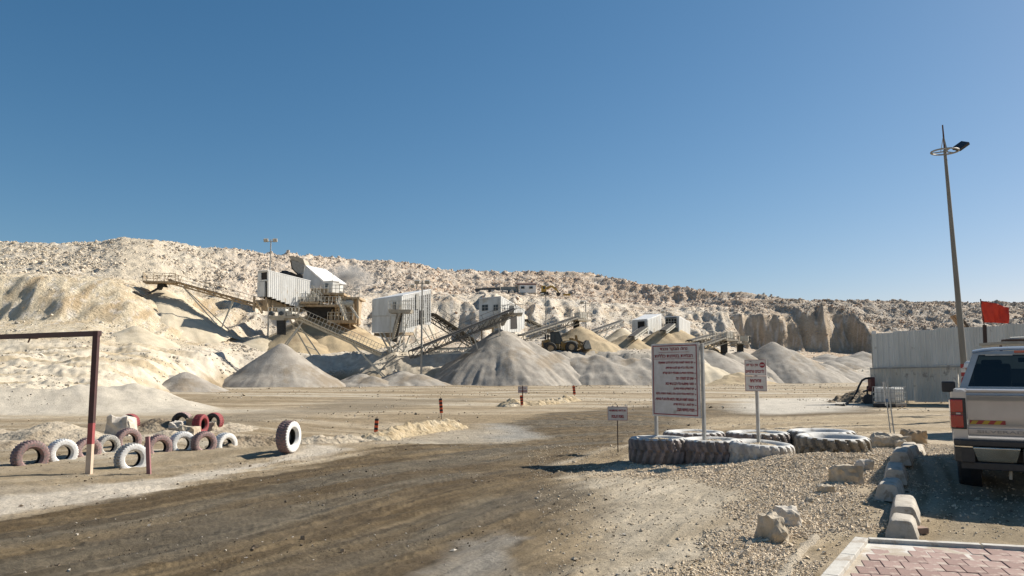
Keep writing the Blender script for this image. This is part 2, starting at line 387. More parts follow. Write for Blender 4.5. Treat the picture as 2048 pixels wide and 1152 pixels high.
    bankc = mix(np.tile(C(.52,.46,.37), (len(x), 1)), C(.32,.29,.245), grey*(.75+.25*n1).clip(0, 1))
    bankc = mix(bankc, C(.60,.56,.48), sstep(.25, .5, n2)*.5*(1-grey))
    col = mix(col, bankc, sstep(1, 5, Y-cy[0])*(1-hill))
    # ramp on the left: pale with wheel bands
    ramp = sstep(430, 330, px)*sstep(2, 9, Y-cy[0])*(1-hill)
    rb = fbm((x+.55*y)/16, (y-.30*x)/3.4, 4, 81, .55)
    rc = mix(np.tile(C(.58,.51,.395), (len(x), 1)), C(.42,.335,.215), sstep(-.1, .4, rb)*.85)
    col = mix(col, rc, ramp)
    d = ldist(x, y, BANK); col = mix(col, C(.46,.415,.34), near*sstep(4.4, 3.4, d)*(x < -10))
    # bench, faces and slopes
    left = sstep(520, 380, px)
    face = mix(np.tile(C(.60,.53,.43), (len(x), 1)), C(.66,.56,.40), left)
    face = mix(face, C(.52,.40,.25), sstep(.05, .5, n1)*(.35+.3*left))
    face = mix(face, C(.47,.35,.21), sstep(.15, .5, fbm(x/2.2, y/14, 4, 83)+.3*n3)*left*t_low*.8)
    brown = sstep(1150, 1300, px)*sstep(1600, 1520, px)
    gr = sstep(1430, 1560, px)
    face = mix(face, C(.49,.38,.265), gr*.8)
    face = mix(face, C(.34,.23,.15), gr*sstep(.1, .5, n3)*.5)
    col = mix(col, face, hill)
    up = mix(np.tile(C(.58,.49,.39), (len(x), 1)), C(.58,.51,.40), left)
    up = mix(up, C(.52,.395,.29), sstep(.1, .5, n1)*sstep(900, 1040, px)*.75)
    up = mix(up, C(.52,.37,.25), brown*sstep(0, .4, n3+n1*.5)*.5)
    up = mix(up, C(.42,.36,.29), gr*.95)
    up = mix(up, C(.38,.32,.25), sstep(.1, .5, n2)*.45)
    up = mix(up, C(.56,.48,.36), cone)
    col = mix(col, up, t_up*hill)
    band = sstep(.12, .42, fbm(z/1.5+.25*n3, x/38+y/60, 3, 84))*sstep(640, 900, px)*(1-cone)
    col = mix(col, C(.47,.345,.23), band*hill*.5)
    # white and brown stones in the rubble, weathered top soil
    col = mix(col, C(.64,.60,.54), hill*(1-cone)*sstep(.35, .6, n2)*.55)
    col = np.clip(col*(1+.10*n2[:, None]), .01, .8)
    ii = (np.arange(nr-1)[:, None]*nt_ + np.arange(nt_-1)[None, :]).ravel()
    fq = np.stack([ii, ii+1, ii+nt_+1, ii+nt_], 1)
    seam = np.arange(nr-1)*nt_; sq = np.stack([seam+nt_-1, seam, seam+nt_, seam+2*nt_-1], 1)
    fq = np.concatenate([fq, sq])
    me = bpy.data.meshes.new('ground'); nv = len(x); nf = len(fq)
    extra = nv
    me.vertices.add(nv); me.vertices.foreach_set('co', np.stack([x, y, z], 1).astype(np.float32).ravel())
    me.loops.add(nf*4); me.loops.foreach_set('vertex_index', fq.ravel().astype(np.int32))
    me.polygons.add(nf); me.polygons.foreach_set('loop_start', (np.arange(nf)*4).astype(np.int32))
    me.update(calc_edges=True); me.validate()
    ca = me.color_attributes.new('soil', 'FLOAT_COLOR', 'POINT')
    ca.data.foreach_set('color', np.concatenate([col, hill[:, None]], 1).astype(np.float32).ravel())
    me.polygons.foreach_set('use_smooth', np.ones(nf, bool))
    m, t, b = newmat('soil'); N, L = t.nodes.new, t.links.new
    b.inputs['Roughness'].default_value = .95; b.inputs['Specular IOR Level'].default_value = .25
    at_ = N('ShaderNodeAttribute'); at_.attribute_name = 'soil'; geo = N('ShaderNodeNewGeometry')
    def noise(s, d, r=.6):
        n = N('ShaderNodeTexNoise'); n.inputs['Scale'].default_value = s; n.inputs['Detail'].default_value = d; n.inputs['Roughness'].default_value = r; L(geo.outputs['Position'], n.inputs['Vector']); return n
    na = noise(1.3, 10, .72); nb = noise(26, 8, .78)
    vo = N('ShaderNodeTexVoronoi'); vo.inputs['Scale'].default_value = 16; L(geo.outputs['Position'], vo.inputs['Vector'])
    def mrange(o, a, b_, c, d):
        r = N('ShaderNodeMapRange'); r.inputs[1].default_value = a; r.inputs[2].default_value = b_; r.inputs[3].default_value = c; r.inputs[4].default_value = d; L(o, r.inputs[0]); return r.outputs[0]
    def mul(a, b_):
        q = N('ShaderNodeMath'); q.operation = 'MULTIPLY'; L(a, q.inputs[0]); L(b_, q.inputs[1]); return q.outputs[0]
    k = mul(mrange(na.outputs[0], .3, .7, .78, 1.2), mrange(nb.outputs[0], .3, .7, .62, 1.34))
    vm = N('ShaderNodeVectorMath'); vm.operation = 'SCALE'; L(at_.outputs['Color'], vm.inputs[0]); L(k, vm.inputs['Scale'])
    L(vm.outputs[0], b.inputs['Base Color'])
    b1 = N('ShaderNodeBump'); b1.inputs['Distance'].default_value = .03; b1.inputs['Strength'].default_value = .8; L(nb.outputs[0], b1.inputs['Height'])
    nc = noise(2.1, 9, .7); b2 = N('ShaderNodeBump'); b2.inputs['Strength'].default_value = 1
    L(mul(nc.outputs[0], mrange(at_.outputs['Alpha'], 0, 1, .05, 1)), b2.inputs['Height']); b2.inputs['Distance'].default_value = .42
    L(b1.outputs[0], b2.inputs['Normal']); L(b2.outputs[0], b.inputs['Normal'])
    me.materials.append(m)
    o = bpy.data.objects.new('ground', me); COL.objects.link(o); tag(o, kind='structure')
    return o
terrain()

# ------------------------------------------------------------------ loose stone: joined meshes
def scatter_mesh(name, pos, size, cols, mat_name, seed, flat=.7, kind8=True):
    rs = np.random.RandomState(seed); n = len(pos)
    if kind8:
        bv = np.array([(1,0,0),(-1,0,0),(0,1,0),(0,-1,0),(0,0,1),(0,0,-1)], float); bf = np.array([(0,2,4),(2,1,4),(1,3,4),(3,0,4),(2,0,5),(1,2,5),(3,1,5),(0,3,5)])
    else:
        g = (1+5**.5)/2; bv = np.array([(-1,g,0),(1,g,0),(-1,-g,0),(1,-g,0),(0,-1,g),(0,1,g),(0,-1,-g),(0,1,-g),(g,0,-1),(g,0,1),(-g,0,-1),(-g,0,1)], float)/1.9
        bf = np.array([(0,11,5),(0,5,1),(0,1,7),(0,7,10),(0,10,11),(1,5,9),(5,11,4),(11,10,2),(10,7,6),(7,1,8),(3,9,4),(3,4,2),(3,2,6),(3,6,8),(3,8,9),(4,9,5),(2,4,11),(6,2,10),(8,6,7),(9,8,1)])
    k = len(bv); v = bv[None]*(1+.35*(rs.rand(n, k, 1)-.5)*2) * (np.array([1,1,flat])*(1+.45*(rs.rand(n, 1, 3)-.5)))
    a = rs.rand(n)*6.283; c, s = np.cos(a)[:, None], np.sin(a)[:, None]
    t = (rs.rand(n)-.5)*1.6; ct, st = np.cos(t)[:, None], np.sin(t)[:, None]
    X, Y, Z = v[:,:,0], v[:,:,1], v[:,:,2]; Y, Z = Y*ct-Z*st, Y*st+Z*ct; X, Y = X*c-Y*s, X*s+Y*c
    v = np.stack([X, Y, Z], 2)*size[:, None, None] + pos[:, None, :]
    f = (bf[None] + (np.arange(n)*k)[:, None, None]).reshape(-1, 3); nf = len(f)
    me = bpy.data.meshes.new(name); me.vertices.add(n*k); me.vertices.foreach_set('co', v.astype(np.float32).ravel())
    me.loops.add(nf*3); me.loops.foreach_set('vertex_index', f.ravel().astype(np.int32)); me.polygons.add(nf); me.polygons.foreach_set('loop_start', (np.arange(nf)*3).astype(np.int32))
    me.update(calc_edges=True)
    ca = me.color_attributes.new('soil', 'FLOAT_COLOR', 'POINT'); cc = np.repeat(cols, k, axis=0); ca.data.foreach_set('color', np.concatenate([cc, np.ones((len(cc), 1))], 1).astype(np.float32).ravel())
    me.polygons.foreach_set('use_smooth', np.zeros(nf, bool)); me.materials.append(M[mat_name])
    o = bpy.data.objects.new(name, me); COL.objects.link(o); return o
def attr_mat(name, scale, bump):
    m, t, b = newmat(name); N, L = t.nodes.new, t.links.new; b.inputs['Roughness'].default_value = .92
    a = N('ShaderNodeAttribute'); a.attribute_name = 'soil'; g = N('ShaderNodeNewGeometry'); n = N('ShaderNodeTexNoise'); n.inputs['Scale'].default_value = scale; n.inputs['Detail'].default_value = 5
    L(g.outputs['Position'], n.inputs['Vector']); r = N('ShaderNodeMapRange'); r.inputs[1].default_value = .3; r.inputs[2].default_value = .7; r.inputs[3].default_value = .8; r.inputs[4].default_value = 1.2; L(n.outputs[0], r.inputs[0])
    vm = N('ShaderNodeVectorMath'); vm.operation = 'SCALE'; L(a.outputs['Color'], vm.inputs[0]); L(r.outputs[0], vm.inputs['Scale']); L(vm.outputs[0], b.inputs['Base Color'])
    bp = N('ShaderNodeBump'); bp.inputs['Distance'].default_value = bump; L(n.outputs[0], bp.inputs['Height']); L(bp.outputs[0], b.inputs['Normal']); M[name] = m
attr_mat('stone_far', 1.5, .3); attr_mat('stone_near', 60, .004)
def hill_rubble():
    rs = np.random.RandomState(3); n = 170000
    px = rs.rand(n)*2300-150; th = np.arctan((px-1024)/F)
    cy = [np.interp(px, _cx, _cY[:, k]) for k in range(_K)]
    lo = cy[2]-4; hi = cy[5]+5; Y = lo + (hi-lo)*rs.rand(n)**.9; x = Y*np.tan(th); y = Y
    z, pxx, Yy, cyy, Yw, hill, t_up, t_low, cone, bk, near = H(x, y, True)
    sand = (pxx < 330)*(1-t_up)
    dens = .04 + .30*t_low*(pxx > 480) + .75*t_up**3*(1-.93*np.clip(cone*1.3, 0, 1)) ; dens = dens*(1-.85*sand)
    dens *= sstep(-.35, .4, fbm(x/7, y/7, 3, 91)+.15)
    keep = rs.rand(n) < dens*.62; x, y, z, pxx, t_up = x[keep], y[keep], z[keep], pxx[keep], t_up[keep]; m = len(x)
    size = (.09 + .13*rs.rand(m)**2 + .34*rs.rand(m)**30)*(.85+.15*t_up)
    base = np.stack([np.interp(pxx, [0,600,1300,1600,2000], [.60,.57,.52,.46,.44]), np.interp(pxx, [0,600,1300,1600,2000], [.51,.49,.42,.40,.38]), np.interp(pxx, [0,600,1300,1600,2000], [.385,.40,.33,.325,.31])], 1)
    cols = base*(.82+.42*rs.rand(m, 1)); pinkm = (rs.rand(m) < .22)[:, None]*(pxx > 800)[:, None]; cols = cols*(1-pinkm*np.array([[.12,.3,.42]])); cols = np.clip(cols, .05, .72)
    o = scatter_mesh('hillside_rubble', np.stack([x, y, z+size*.15], 1), size, cols, 'stone_far', 4, .75, False)
    tag(o, 'pale broken limestone rubble covering the quarry slopes', 'rubble', kind='stuff')
hill_rubble()
def bank_rubble():
    rs = np.random.RandomState(31); n = 60000; px = rs.rand(n)*2100-50; th = np.arctan((px-1024)/F)
    cy = [np.interp(px, _cx, _cY[:, k]) for k in range(_K)]; Y = cy[0]+(cy[2]-cy[0])*rs.rand(n); x = Y*np.tan(th); y = Y
    q = fbm(x/5, y/5, 3, 99); keep = rs.rand(n) < sstep(.05, .6, q)*.35; x, y, px = x[keep], y[keep], px[keep]; m = len(x)
    size = (.05+.10*rs.rand(m)**2+.22*rs.rand(m)**22)*np.clip(y/90, .35, 1.1); z = H(x, y); c = np.array([[.56,.50,.41]])*(.6+.55*rs.rand(m, 1))
    tag(scatter_mesh('bank_rubble', np.stack([x, y, z+size*.2], 1), size, c, 'stone_far', 33, .75, False), 'loose pale stones lying on the sand banks and the haul ramp', 'rubble', kind='stuff')
bank_rubble()
GRAVEL_AREA = gpoly([(1230,950),(1300,925),(1500,915),(1600,895),(1750,890),(1900,870),(1960,900),(1830,935),(1720,1000),(1640,1070),(1560,1152),(1430,1152),(1500,1060),(1560,1000),(1400,960)])
def gravel():
    rs = np.random.RandomState(9); n = 1100000
    x = .3+rs.rand(n)*9.5; y = 5.6+rs.rand(n)*12.5
    u = np.abs(x/y) < .72; x, y = x[u], y[u]
    d = pdist(x, y, GRAVEL_AREA); cl = fbm(x/.9, y/.9, 3, 95)
    dens = sstep(.5, -.5, d + .6*cl)*.95*(.45+.55*sstep(-.3, .3, cl)) + .012
    pave = pdist(x, y, gpoly([(1712,1072),(2300,1090),(2300,1400),(1500,1300)]))
    keep = (rs.rand(len(x)) < dens*1.0) & (pave > .03); x, y = x[keep], y[keep]; m = len(x)
    size = .0055+.010*rs.rand(m)**2+.022*rs.rand(m)**26; z = H(x, y)
    c = np.array([[.60,.49,.35]])*(.7+.55*rs.rand(m, 1)); g = (rs.rand(m, 1) < .1); c = np.where(g, c*np.array([[.62,.66,.75]]), c)
    o = scatter_mesh('gravel', np.stack([x, y, z+size*.25], 1), size, c, 'stone_near', 12, .7, True)
    tag(o, 'pale loose gravel spread around the big tyres and down to the kerb stones', 'gravel', kind='stuff')
    n = 17000; x = rs.rand(n)*22-12; y = 5.5+rs.rand(n)**1.3*22
    u = (np.abs(x/y) < .75) & (pdist(x, y, gpoly([(1712,1072),(2300,1090),(2300,1400),(1500,1300)])) > .05); x, y = x[u], y[u]; m = len(x)
    q = fbm(x/1.6, y/1.6, 3, 97); keep = rs.rand(m) < sstep(-.2, .5, q); x, y = x[keep], y[keep]; m = len(x)
    size = .006+.010*rs.rand(m)**2+.022*rs.rand(m)**18; z = H(x, y)
    w_ = rs.rand(m, 1); c = np.where(w_ < .72, np.array([[.12,.09,.06]]), np.array([[.46,.41,.34]]))*(.7+.5*rs.rand(m, 1))
    o = scatter_mesh('loose_stones', np.stack([x, y, z+size*.25], 1), size, c, 'stone_near', 13, .7, True)
    tag(o, 'scattered small stones and clods on the dirt road', 'stones', kind='stuff')
gravel()
def yard_stones():
    rs = np.random.RandomState(19); n = 15000; px = rs.rand(n)*2150-50; Y = 24+rs.rand(n)**.8*80; th = np.arctan((px-1024)/F); x = Y*np.tan(th); y = Y
    q = fbm(x/6, y/6, 3, 98); keep = rs.rand(n) < sstep(-.1, .6, q+.5*sstep(84, 100, Y)); x, y = x[keep], y[keep]; m = len(x)
    size = (.016+.04*rs.rand(m)**3+.07*rs.rand(m)**40)*(.6+y/90); z = H(x, y); c = np.where(rs.rand(m, 1) < .6, np.array([[.30,.24,.165]]), np.array([[.52,.46,.37]]))*(.7+.5*rs.rand(m, 1))
    tag(scatter_mesh('yard_stones', np.stack([x, y, z+size*.3], 1), size, c, 'stone_near', 23, .7, True), 'small stones and clods strewn over the quarry yard and pile feet', 'stones', kind='stuff')
yard_stones()

# ------------------------------------------------------------------ heaps of sand and gravel
def sand_mat(name, a, b, dark, t3=.6, bump=.03, scale=.8):
    m = pbr(name, a, b, scale, .95, bump=bump*1.6, bscale=9, c3=dark, s3=.22, t3=t3, lo=.40, hi=.60, detail=12); M[name] = m
sand_mat('grey_sand', (.36,.325,.275), (.275,.245,.205), (.25,.205,.15), .58)
sand_mat('tan_sand', (.46,.36,.22), (.37,.29,.18), (.30,.22,.13), .60)
sand_mat('pale_sand', (.58,.50,.37), (.50,.43,.31), (.44,.36,.25), .62)
sand_mat('brown_dirt', (.25,.195,.13), (.155,.118,.075), (.34,.28,.20), .58, bump=.05, scale=5)
sand_mat('light_dirt', (.44,.375,.28), (.36,.30,.22), (.26,.20,.13), .62, bump=.04, scale=5)
sand_mat('ochre_dirt', (.46,.37,.24), (.34,.26,.15), (.52,.46,.35), .56, bump=.05, scale=4)
def heap(label, peaks, mat_name, step=.3, rough=.25, gully=.10, round_=0.0, cat='sand heap', group=None, name='gravel_heap', clod=0.0, seed=1, wet=None):
    """peaks: (x, y, top z, slope tangent)"""
    P = [(p[0], p[1], p[2], p[3]) for p in peaks]
    gx0, gy0 = [], []
    for (x, y, zt, s) in P:
        b = min(gz(x, y), gz(x, y-(zt-gz(x, y))/s*.9-1.0)) if y > 30 else gz(x, y); r = max(zt-min(b, zt-.2), .2)/s*(3.6 if y > 60 else 1.6)+step*4; gx0 += [x-r, x+r]; gy0 += [y-r, y+r]
    xs = np.arange(min(gx0), max(gx0), step); ys = np.arange(min(gy0), max(gy0), step); X, Y = np.meshgrid(xs, ys); x, y = X.ravel(), Y.ravel()
    z = np.full(len(x), -99.0)
    for i, (cx_, cy_, zt, s) in enumerate(P):
        dx, dy = x-cx_, y-cy_; d = np.hypot(dx, dy); a = np.arctan2(dy, dx)
        g = perlin(np.cos(a)*1.7+i*7, np.sin(a)*1.7, seed)*.38 + (.5-np.abs(perlin(np.cos(a)*4.3+i, np.sin(a)*4.3+d/9, seed+5)))*.20 + (.5-np.abs(perlin(np.cos(a)*11+i, np.sin(a)*11+d/5, seed+6)))*.14
        dd = np.sqrt(d*d+round_*round_)-round_
        L_ = max(zt-gz(cx_, cy_), .3)/s
        h = zt - s*dd*(1+gully*g*2*np.clip(d/L_, 0, 1)) + .25*s*np.clip(dd-L_*.7, 0, 1.5 if cy_ > 60 else 9)
        z = np.maximum(z, h)
    z = z + rough*fbm(x/(step*9), y/(step*9), 5, seed+2, .62)*.5
    if clod: z = z + clod*np.clip(fbm(x/(step*3), y/(step*3), 2, seed+4), -.2, 1)
    g = H(x, y); nx, ny = len(xs), len(ys); hz = z-g; dep = -max(step*3.0, .10)
    z = np.maximum(z, g+dep*1.2)
    ok = (hz > dep*.6).reshape(ny, nx); fm = ok[:-1, :-1] | ok[1:, :-1] | ok[:-1, 1:] | ok[1:, 1:]
    jj, ii = np.nonzero(fm); q = jj*nx+ii; f = np.stack([q, q+1, q+nx+1, q+nx], 1)
    used, inv = np.unique(f.ravel(), return_inverse=True); f = inv.reshape(-1, 4)
    cx0, cy0 = P[0][0], P[0][1]; cz0 = gz(cx0, cy0)
    me = bpy.data.meshes.new(name); me.from_pydata(np.stack([x[used]-cx0, y[used]-cy0, z[used]-cz0], 1).tolist(), [], f.tolist())
    me.polygons.foreach_set('use_smooth', np.ones(len(me.polygons), bool)); me.materials.append(M[mat_name])
    o = bpy.data.objects.new(name, me); COL.objects.link(o); o.location = (cx0, cy0, cz0)
    return tag(o, label, cat, group)
def pk(px, py, Y, s=.70):
    p = PW(px, py, Y); return (p.x, p.y, p.z, s)
GQ = 'stockpiles of crushed stone'
heap('sharp grey cone of fine gravel under the black chute on the left', [pk(563,687,92,.74)], 'grey_sand', .22, .12, .06, .4, 'gravel heap', GQ, seed=3)
heap('largest grey gravel pile at the middle of the yard, under the rising conveyor', [pk(1000,658,106,.72), pk(1012,661,108,.7), pk(1060,684,108,.66), pk(1110,703,109,.62), pk(962,690,105,.8)], 'grey_sand', .25, .22, .14, .6, 'gravel heap', GQ, seed=8)
heap('long grey gravel bank with gullies below the wheel loader', [pk(x_, y_, 108.5, .60) for x_, y_ in ((1160,712),(1195,709),(1230,712),(1262,715),(1290,716))], 'grey_sand', .28, .3, .16, .8, 'gravel heap', GQ, seed=12)
heap('low grey heap at the foot of the pale bank, left of the sheds on legs', [pk(722,748,96,.5), pk(745,752,95,.5)], 'grey_sand', .2, .2, .1, .8, 'gravel heap', GQ, seed=14)
heap('low grey heap in front of the pale bank under the raised white shed', [pk(805,742,98,.45), pk(838,748,97,.45), pk(780,752,97,.5)], 'grey_sand', .22, .2, .1, .8, 'gravel heap', GQ, seed=16)
heap('tall pale sand cone under the end of the tan conveyor', [pk(325,577,112,.68), pk(300,612,108,.6)], 'pale_sand', .3, .25, .10, .4, 'sand heap', GQ, seed=20)
heap('small pale cone on the slope below the tall sand cone', [pk(270,650,92,.55)], 'pale_sand', .25, .2, .1, .3, 'sand heap', GQ, seed=21)
heap('brown gravel cone spilling from the crusher platform', [pk(650,610,122,.66), pk(690,650,120,.6)], 'tan_sand', .3, .2, .08, .4, 'gravel heap', GQ, seed=24)
heap('pale heap behind the black chute of the long conveyor', [pk(520,672,112,.55), pk(470,690,108,.5)], 'pale_sand', .3, .25, .1, .6, 'sand heap', GQ, seed=25)
heap('brown cone half hidden behind the long conveyor', [pk(592,655,113,.66)], 'tan_sand', .3, .2, .1, .4, 'gravel heap', GQ, seed=27)
heap('small grey cone of gravel on the left side of the yard', [pk(372,743,68,.58)], 'grey_sand', .16, .12, .08, .3, 'gravel heap', GQ, seed=28)
heap('low dark grey heap beside the small gravel cone on the left', [pk(300,748,70,.32), pk(335,750,72,.35), pk(262,752,71,.3)], 'grey_sand', .2, .2, .1, .8, 'gravel heap', GQ, seed=29)
heap('tallest right hand grey pile, behind the no entry sign', [pk(1545,684,128,.64), pk(1580,700,127,.6)], 'grey_sand', .3, .2, .1, .5, 'gravel heap', GQ, seed=31)
heap('grey pile with a long slope between the two sign boards', [pk(1395,690,121,.56), pk(1420,700,119,.56)], 'grey_sand', .3, .2, .1, .5, 'gravel heap', GQ, seed=33)
heap('rounded grey pile behind the left edge of the no entry sign', [pk(1478,702,126,.6), pk(1450,704,125,.6)], 'grey_sand', .3, .2, .1, 1.0, 'gravel heap', GQ, seed=35)
heap('pale tan heap at the right edge of the large red framed board', [pk(1408,728,112,.5), pk(1380,715,113,.6)], 'pale_sand', .25, .2, .1, .5, 'sand heap', GQ, seed=37)
heap('small brown heap at the foot of the pale tan heap', [pk(1460,750,108,.35), pk(1478,744,109,.4)], 'tan_sand', .2, .2, .1, .5, 'sand heap', GQ, seed=38)
heap('small grey heap right of the tallest right hand pile', [pk(1662,722,136,.5), pk(1640,726,134,.5)], 'grey_sand', .3, .25, .1, .6, 'gravel heap', GQ, seed=39)
heap('low grey heap by the cliff foot next to the fence end', [pk(1722,704,158,.45), pk(1690,712,155,.4), pk(1655,708,160,.4)], 'grey_sand', .35, .3, .1, .8, 'gravel heap', GQ, seed=40)
heap('tan gravel cone in front of the middle white sheds', [pk(1253,669,126,.56)], 'tan_sand', .3, .25, .1, .5, 'gravel heap', GQ, seed=41)
heap('dark brown gravel cone below the far right shed', [pk(1322,660,128,.6), pk(1345,652,130,.62)], 'tan_sand', .3, .25, .1, .5, 'gravel heap', GQ, seed=42)
heap('small pale cone in front of the leaning far conveyor', [pk(1243,656,142,.62)], 'pale_sand', .3, .2, .1, .4, 'gravel heap', GQ, seed=43)
heap('tan gravel cone beneath the dark chute by the loader', [pk(1160,652,121,.62), pk(1140,668,121,.6)], 'tan_sand', .3, .25, .1, .5, 'gravel heap', GQ, seed=44)
GD = 'dirt mounds around the half buried tyres'
def ridge(ps, n=3):
    out = []
    for i in range(len(ps)-1):
        for k in range(n): t = k/n; out.append(tuple(ps[i][j]*(1-t)+ps[i+1][j]*t for j in range(4)))
    return out+[ps[-1]]
def pn(px, pytop, pybase, s=.7):
    """near mound: top seen at pytop, standing where the ground row is pybase"""
    g = on(px, pybase); z = zat(pytop, g.y); return (g.x, g.y, z, s)
heap('wide smooth pale mound behind the left tyres', [pn(105,845,880,.5), pn(60,856,882,.5), pn(150,858,880,.5), pn(20,880,895,.4)], 'light_dirt', .07, .10, .1, .5, 'dirt mound', GD, 'dirt_mound', seed=50)
heap('dark brown dirt mound between the pale boulder and the red tyres', [pn(318,836,858,.55), pn(290,846,860,.5)], 'brown_dirt', .05, .10, .1, .2, 'dirt mound', GD, 'dirt_mound', .05, seed=52)
heap('small light mound in front of the dark brown one', [pn(335,862,876,.4), pn(300,868,878,.4)], 'light_dirt', .05, .06, .1, .3, 'dirt mound', GD, 'dirt_mound', seed=53)
heap('low pale mound right of the back row of tyres', [pn(460,848,860,.35), pn(440,852,862,.35)], 'light_dirt', .05, .08, .1, .3, 'dirt mound', GD, 'dirt_mound', .03, seed=54)
heap('cloddy brown mound at the right end of the tyre row', [pn(500,872,890,.4), pn(540,874,888,.4), pn(460,884,893,.3)], 'brown_dirt', .05, .10, .1, .25, 'dirt mound', GD, 'dirt_mound', .07, seed=55)
heap('low gravelly mound right of the standing white tyre', [pn(640,874,885,.25), pn(690,872,880,.25)], 'light_dirt', .05, .08, .1, .3, 'dirt mound', GD, 'dirt_mound', .05, seed=56)
heap('small pale mound cut by the left picture edge', [pn(-8,858,866,.4)], 'light_dirt', .07, .10, .1, .3, 'dirt mound', GD, 'dirt_mound', seed=57)
heap('long ochre berm with two striped marker posts', ridge([pn(x_, y_, b_, .62) for x_, y_, b_ in ((745,864,878),(765,868,879),(790,853,870),(815,849,867),(840,845,863),(865,842,860),(890,839,856),(910,842,855))]), 'ochre_dirt', .06, .07, .12, .10, 'dirt berm', None, 'dirt_berm', .06, seed=60)
heap('cloddy berm carrying the small far sign', ridge([pn(x_, y_, b_, .62) for x_, y_, b_ in ((1025,797,812),(1040,802,811),(1070,803,811),(1095,800,808),(1120,797,805),(1142,792,802),(1155,799,802))]), 'ochre_dirt', .09, .12, .12, .12, 'dirt berm', None, 'dirt_berm', .12, seed=62)
heap('small dark heap at the foot of the debris by the fence end', [pn(1722,782,803,.5), pn(1705,792,804,.4)], 'brown_dirt', .12, .3, .1, .2, 'debris heap', None, 'debris_heap', .2, seed=63)

# ------------------------------------------------------------------ boulders
def rock_mesh(seed, sx, sy, sz, detail=2, npts=15):
    r = random.Random(seed); bm = bmesh.new()
    for a in (-1, 1):
        for b in (-1, 1):
            for c in (-1, 1):
                k = r.uniform(.55, .95) if c > 0 else r.uniform(.8, 1.05); bm.verts.new((a*sx*.43*k*r.uniform(.85,1.1), b*sy*.43*k*r.uniform(.85,1.1), (c*sz*.5*r.uniform(.72,1.08)) if c > 0 else -sz*.5))
    for _ in range(7):
        v = Vector((r.gauss(0,1), r.gauss(0,1), r.gauss(0,.8))).normalized(); bm.verts.new((v.x*sx*.5, v.y*sy*.5, max(v.z, -.3)*sz*.55))
    ret = bmesh.ops.convex_hull(bm, input=bm.verts); loose = [v for v in bm.verts if not v.link_faces]; bmesh.ops.delete(bm, geom=loose, context='VERTS')
    bmesh.ops.triangulate(bm, faces=bm.faces)
    for _ in range(detail): bmesh.ops.subdivide_edges(bm, edges=[e for e in bm.edges if e.calc_length() > min(sx, sy, sz)*.09], cuts=1, use_grid_fill=False); bmesh.ops.triangulate(bm, faces=bm.faces)
    s = (sx+sy+sz)/3
    co = np.array([v.co for v in bm.verts]); n = fbm(co[:, 0]/s*3+seed, co[:, 1]/s*3+co[:, 2]/s*2.3, 4, seed % 17)
    bm.normal_update()
    n = n + .8*(.5-np.abs(fbm(co[:, 0]/s*2+seed*3, co[:, 1]/s*2-co[:, 2]/s*2.9, 3, 5)))
    for v, k in zip(bm.verts, n): v.co += v.normal*float(k)*s*.085
    me = bpy.data.meshes.new('boulder'); bm.to_mesh(me); bm.free(); return me
def boulder(px, pyb, wpx, hpx, label, mat_name='pale_rock', seed=1, group='boulders around the verge', dep=1.0, turn=0):
    p = on(px, pyb); k = F/p.y; w_, h = wpx/k, hpx/k
    me = rock_mesh(seed, w_, w_*dep, h*1.05); me.materials.append(M[mat_name])
    o = bpy.data.objects.new('boulder', me); COL.objects.link(o); o.location = (p.x, p.y+w_*dep*.3, gz(p.x, p.y+w_*dep*.3)+h*.35); o.rotation_euler = (0, 0, R_(turn))
    return tag(o, label, 'boulder', group)
boulder(1783,895,88,26,'long flat tan boulder at the foot of the twin metal marker', 'pale_rock', 11, dep=.6, turn=-12)
boulder(1836,888,46,32,'rounded brown boulder at the head of the kerb stone row', 'brown_rock', 12)
boulder(1806,898,26,18,'small pale stone wedged between the flat boulder and the brown one', 'pale_rock', 13)
boulder(1700,966,66,36,'pale boulder with brown shaded front on the gravel slope', 'pale_rock', 14, dep=.8)
boulder(1735,952,34,18,'low pale stone right behind the gravel slope boulder', 'white_rock', 15)
boulder(1655,985,34,16,'flat pale stone left of the gravel slope boulder', 'pale_rock', 16)
boulder(1625,1005,22,10,'small flat stone half way down the gravel slope', 'pale_rock', 19)
boulder(1554,1086,58,58,'nearest tan boulder with a flat front face on the gravel', 'pale_rock', 31, dep=1.1, turn=25)
boulder(1580,1052,54,38,'cream boulder resting behind the nearest one', 'white_rock', 33, dep=1.0)
boulder(233,872,64,40,'large whitish boulder at the left of the dark mound', 'white_rock', 21, 'boulders among the tyres')
boulder(352,862,34,20,'small white rock right of the dark mound', 'white_rock', 22, 'boulders among the tyres')
boulder(369,874,50,22,'tan boulder in front of the back row tyres', 'pale_rock', 23, 'boulders among the tyres')
boulder(384,860,30,28,'upright brown rock left of the narrow red tyre', 'brown_rock', 24, 'boulders among the tyres')
boulder(421,866,22,22,'small pale rock between the two right hand red tyres', 'pale_rock', 25, 'boulders among the tyres')
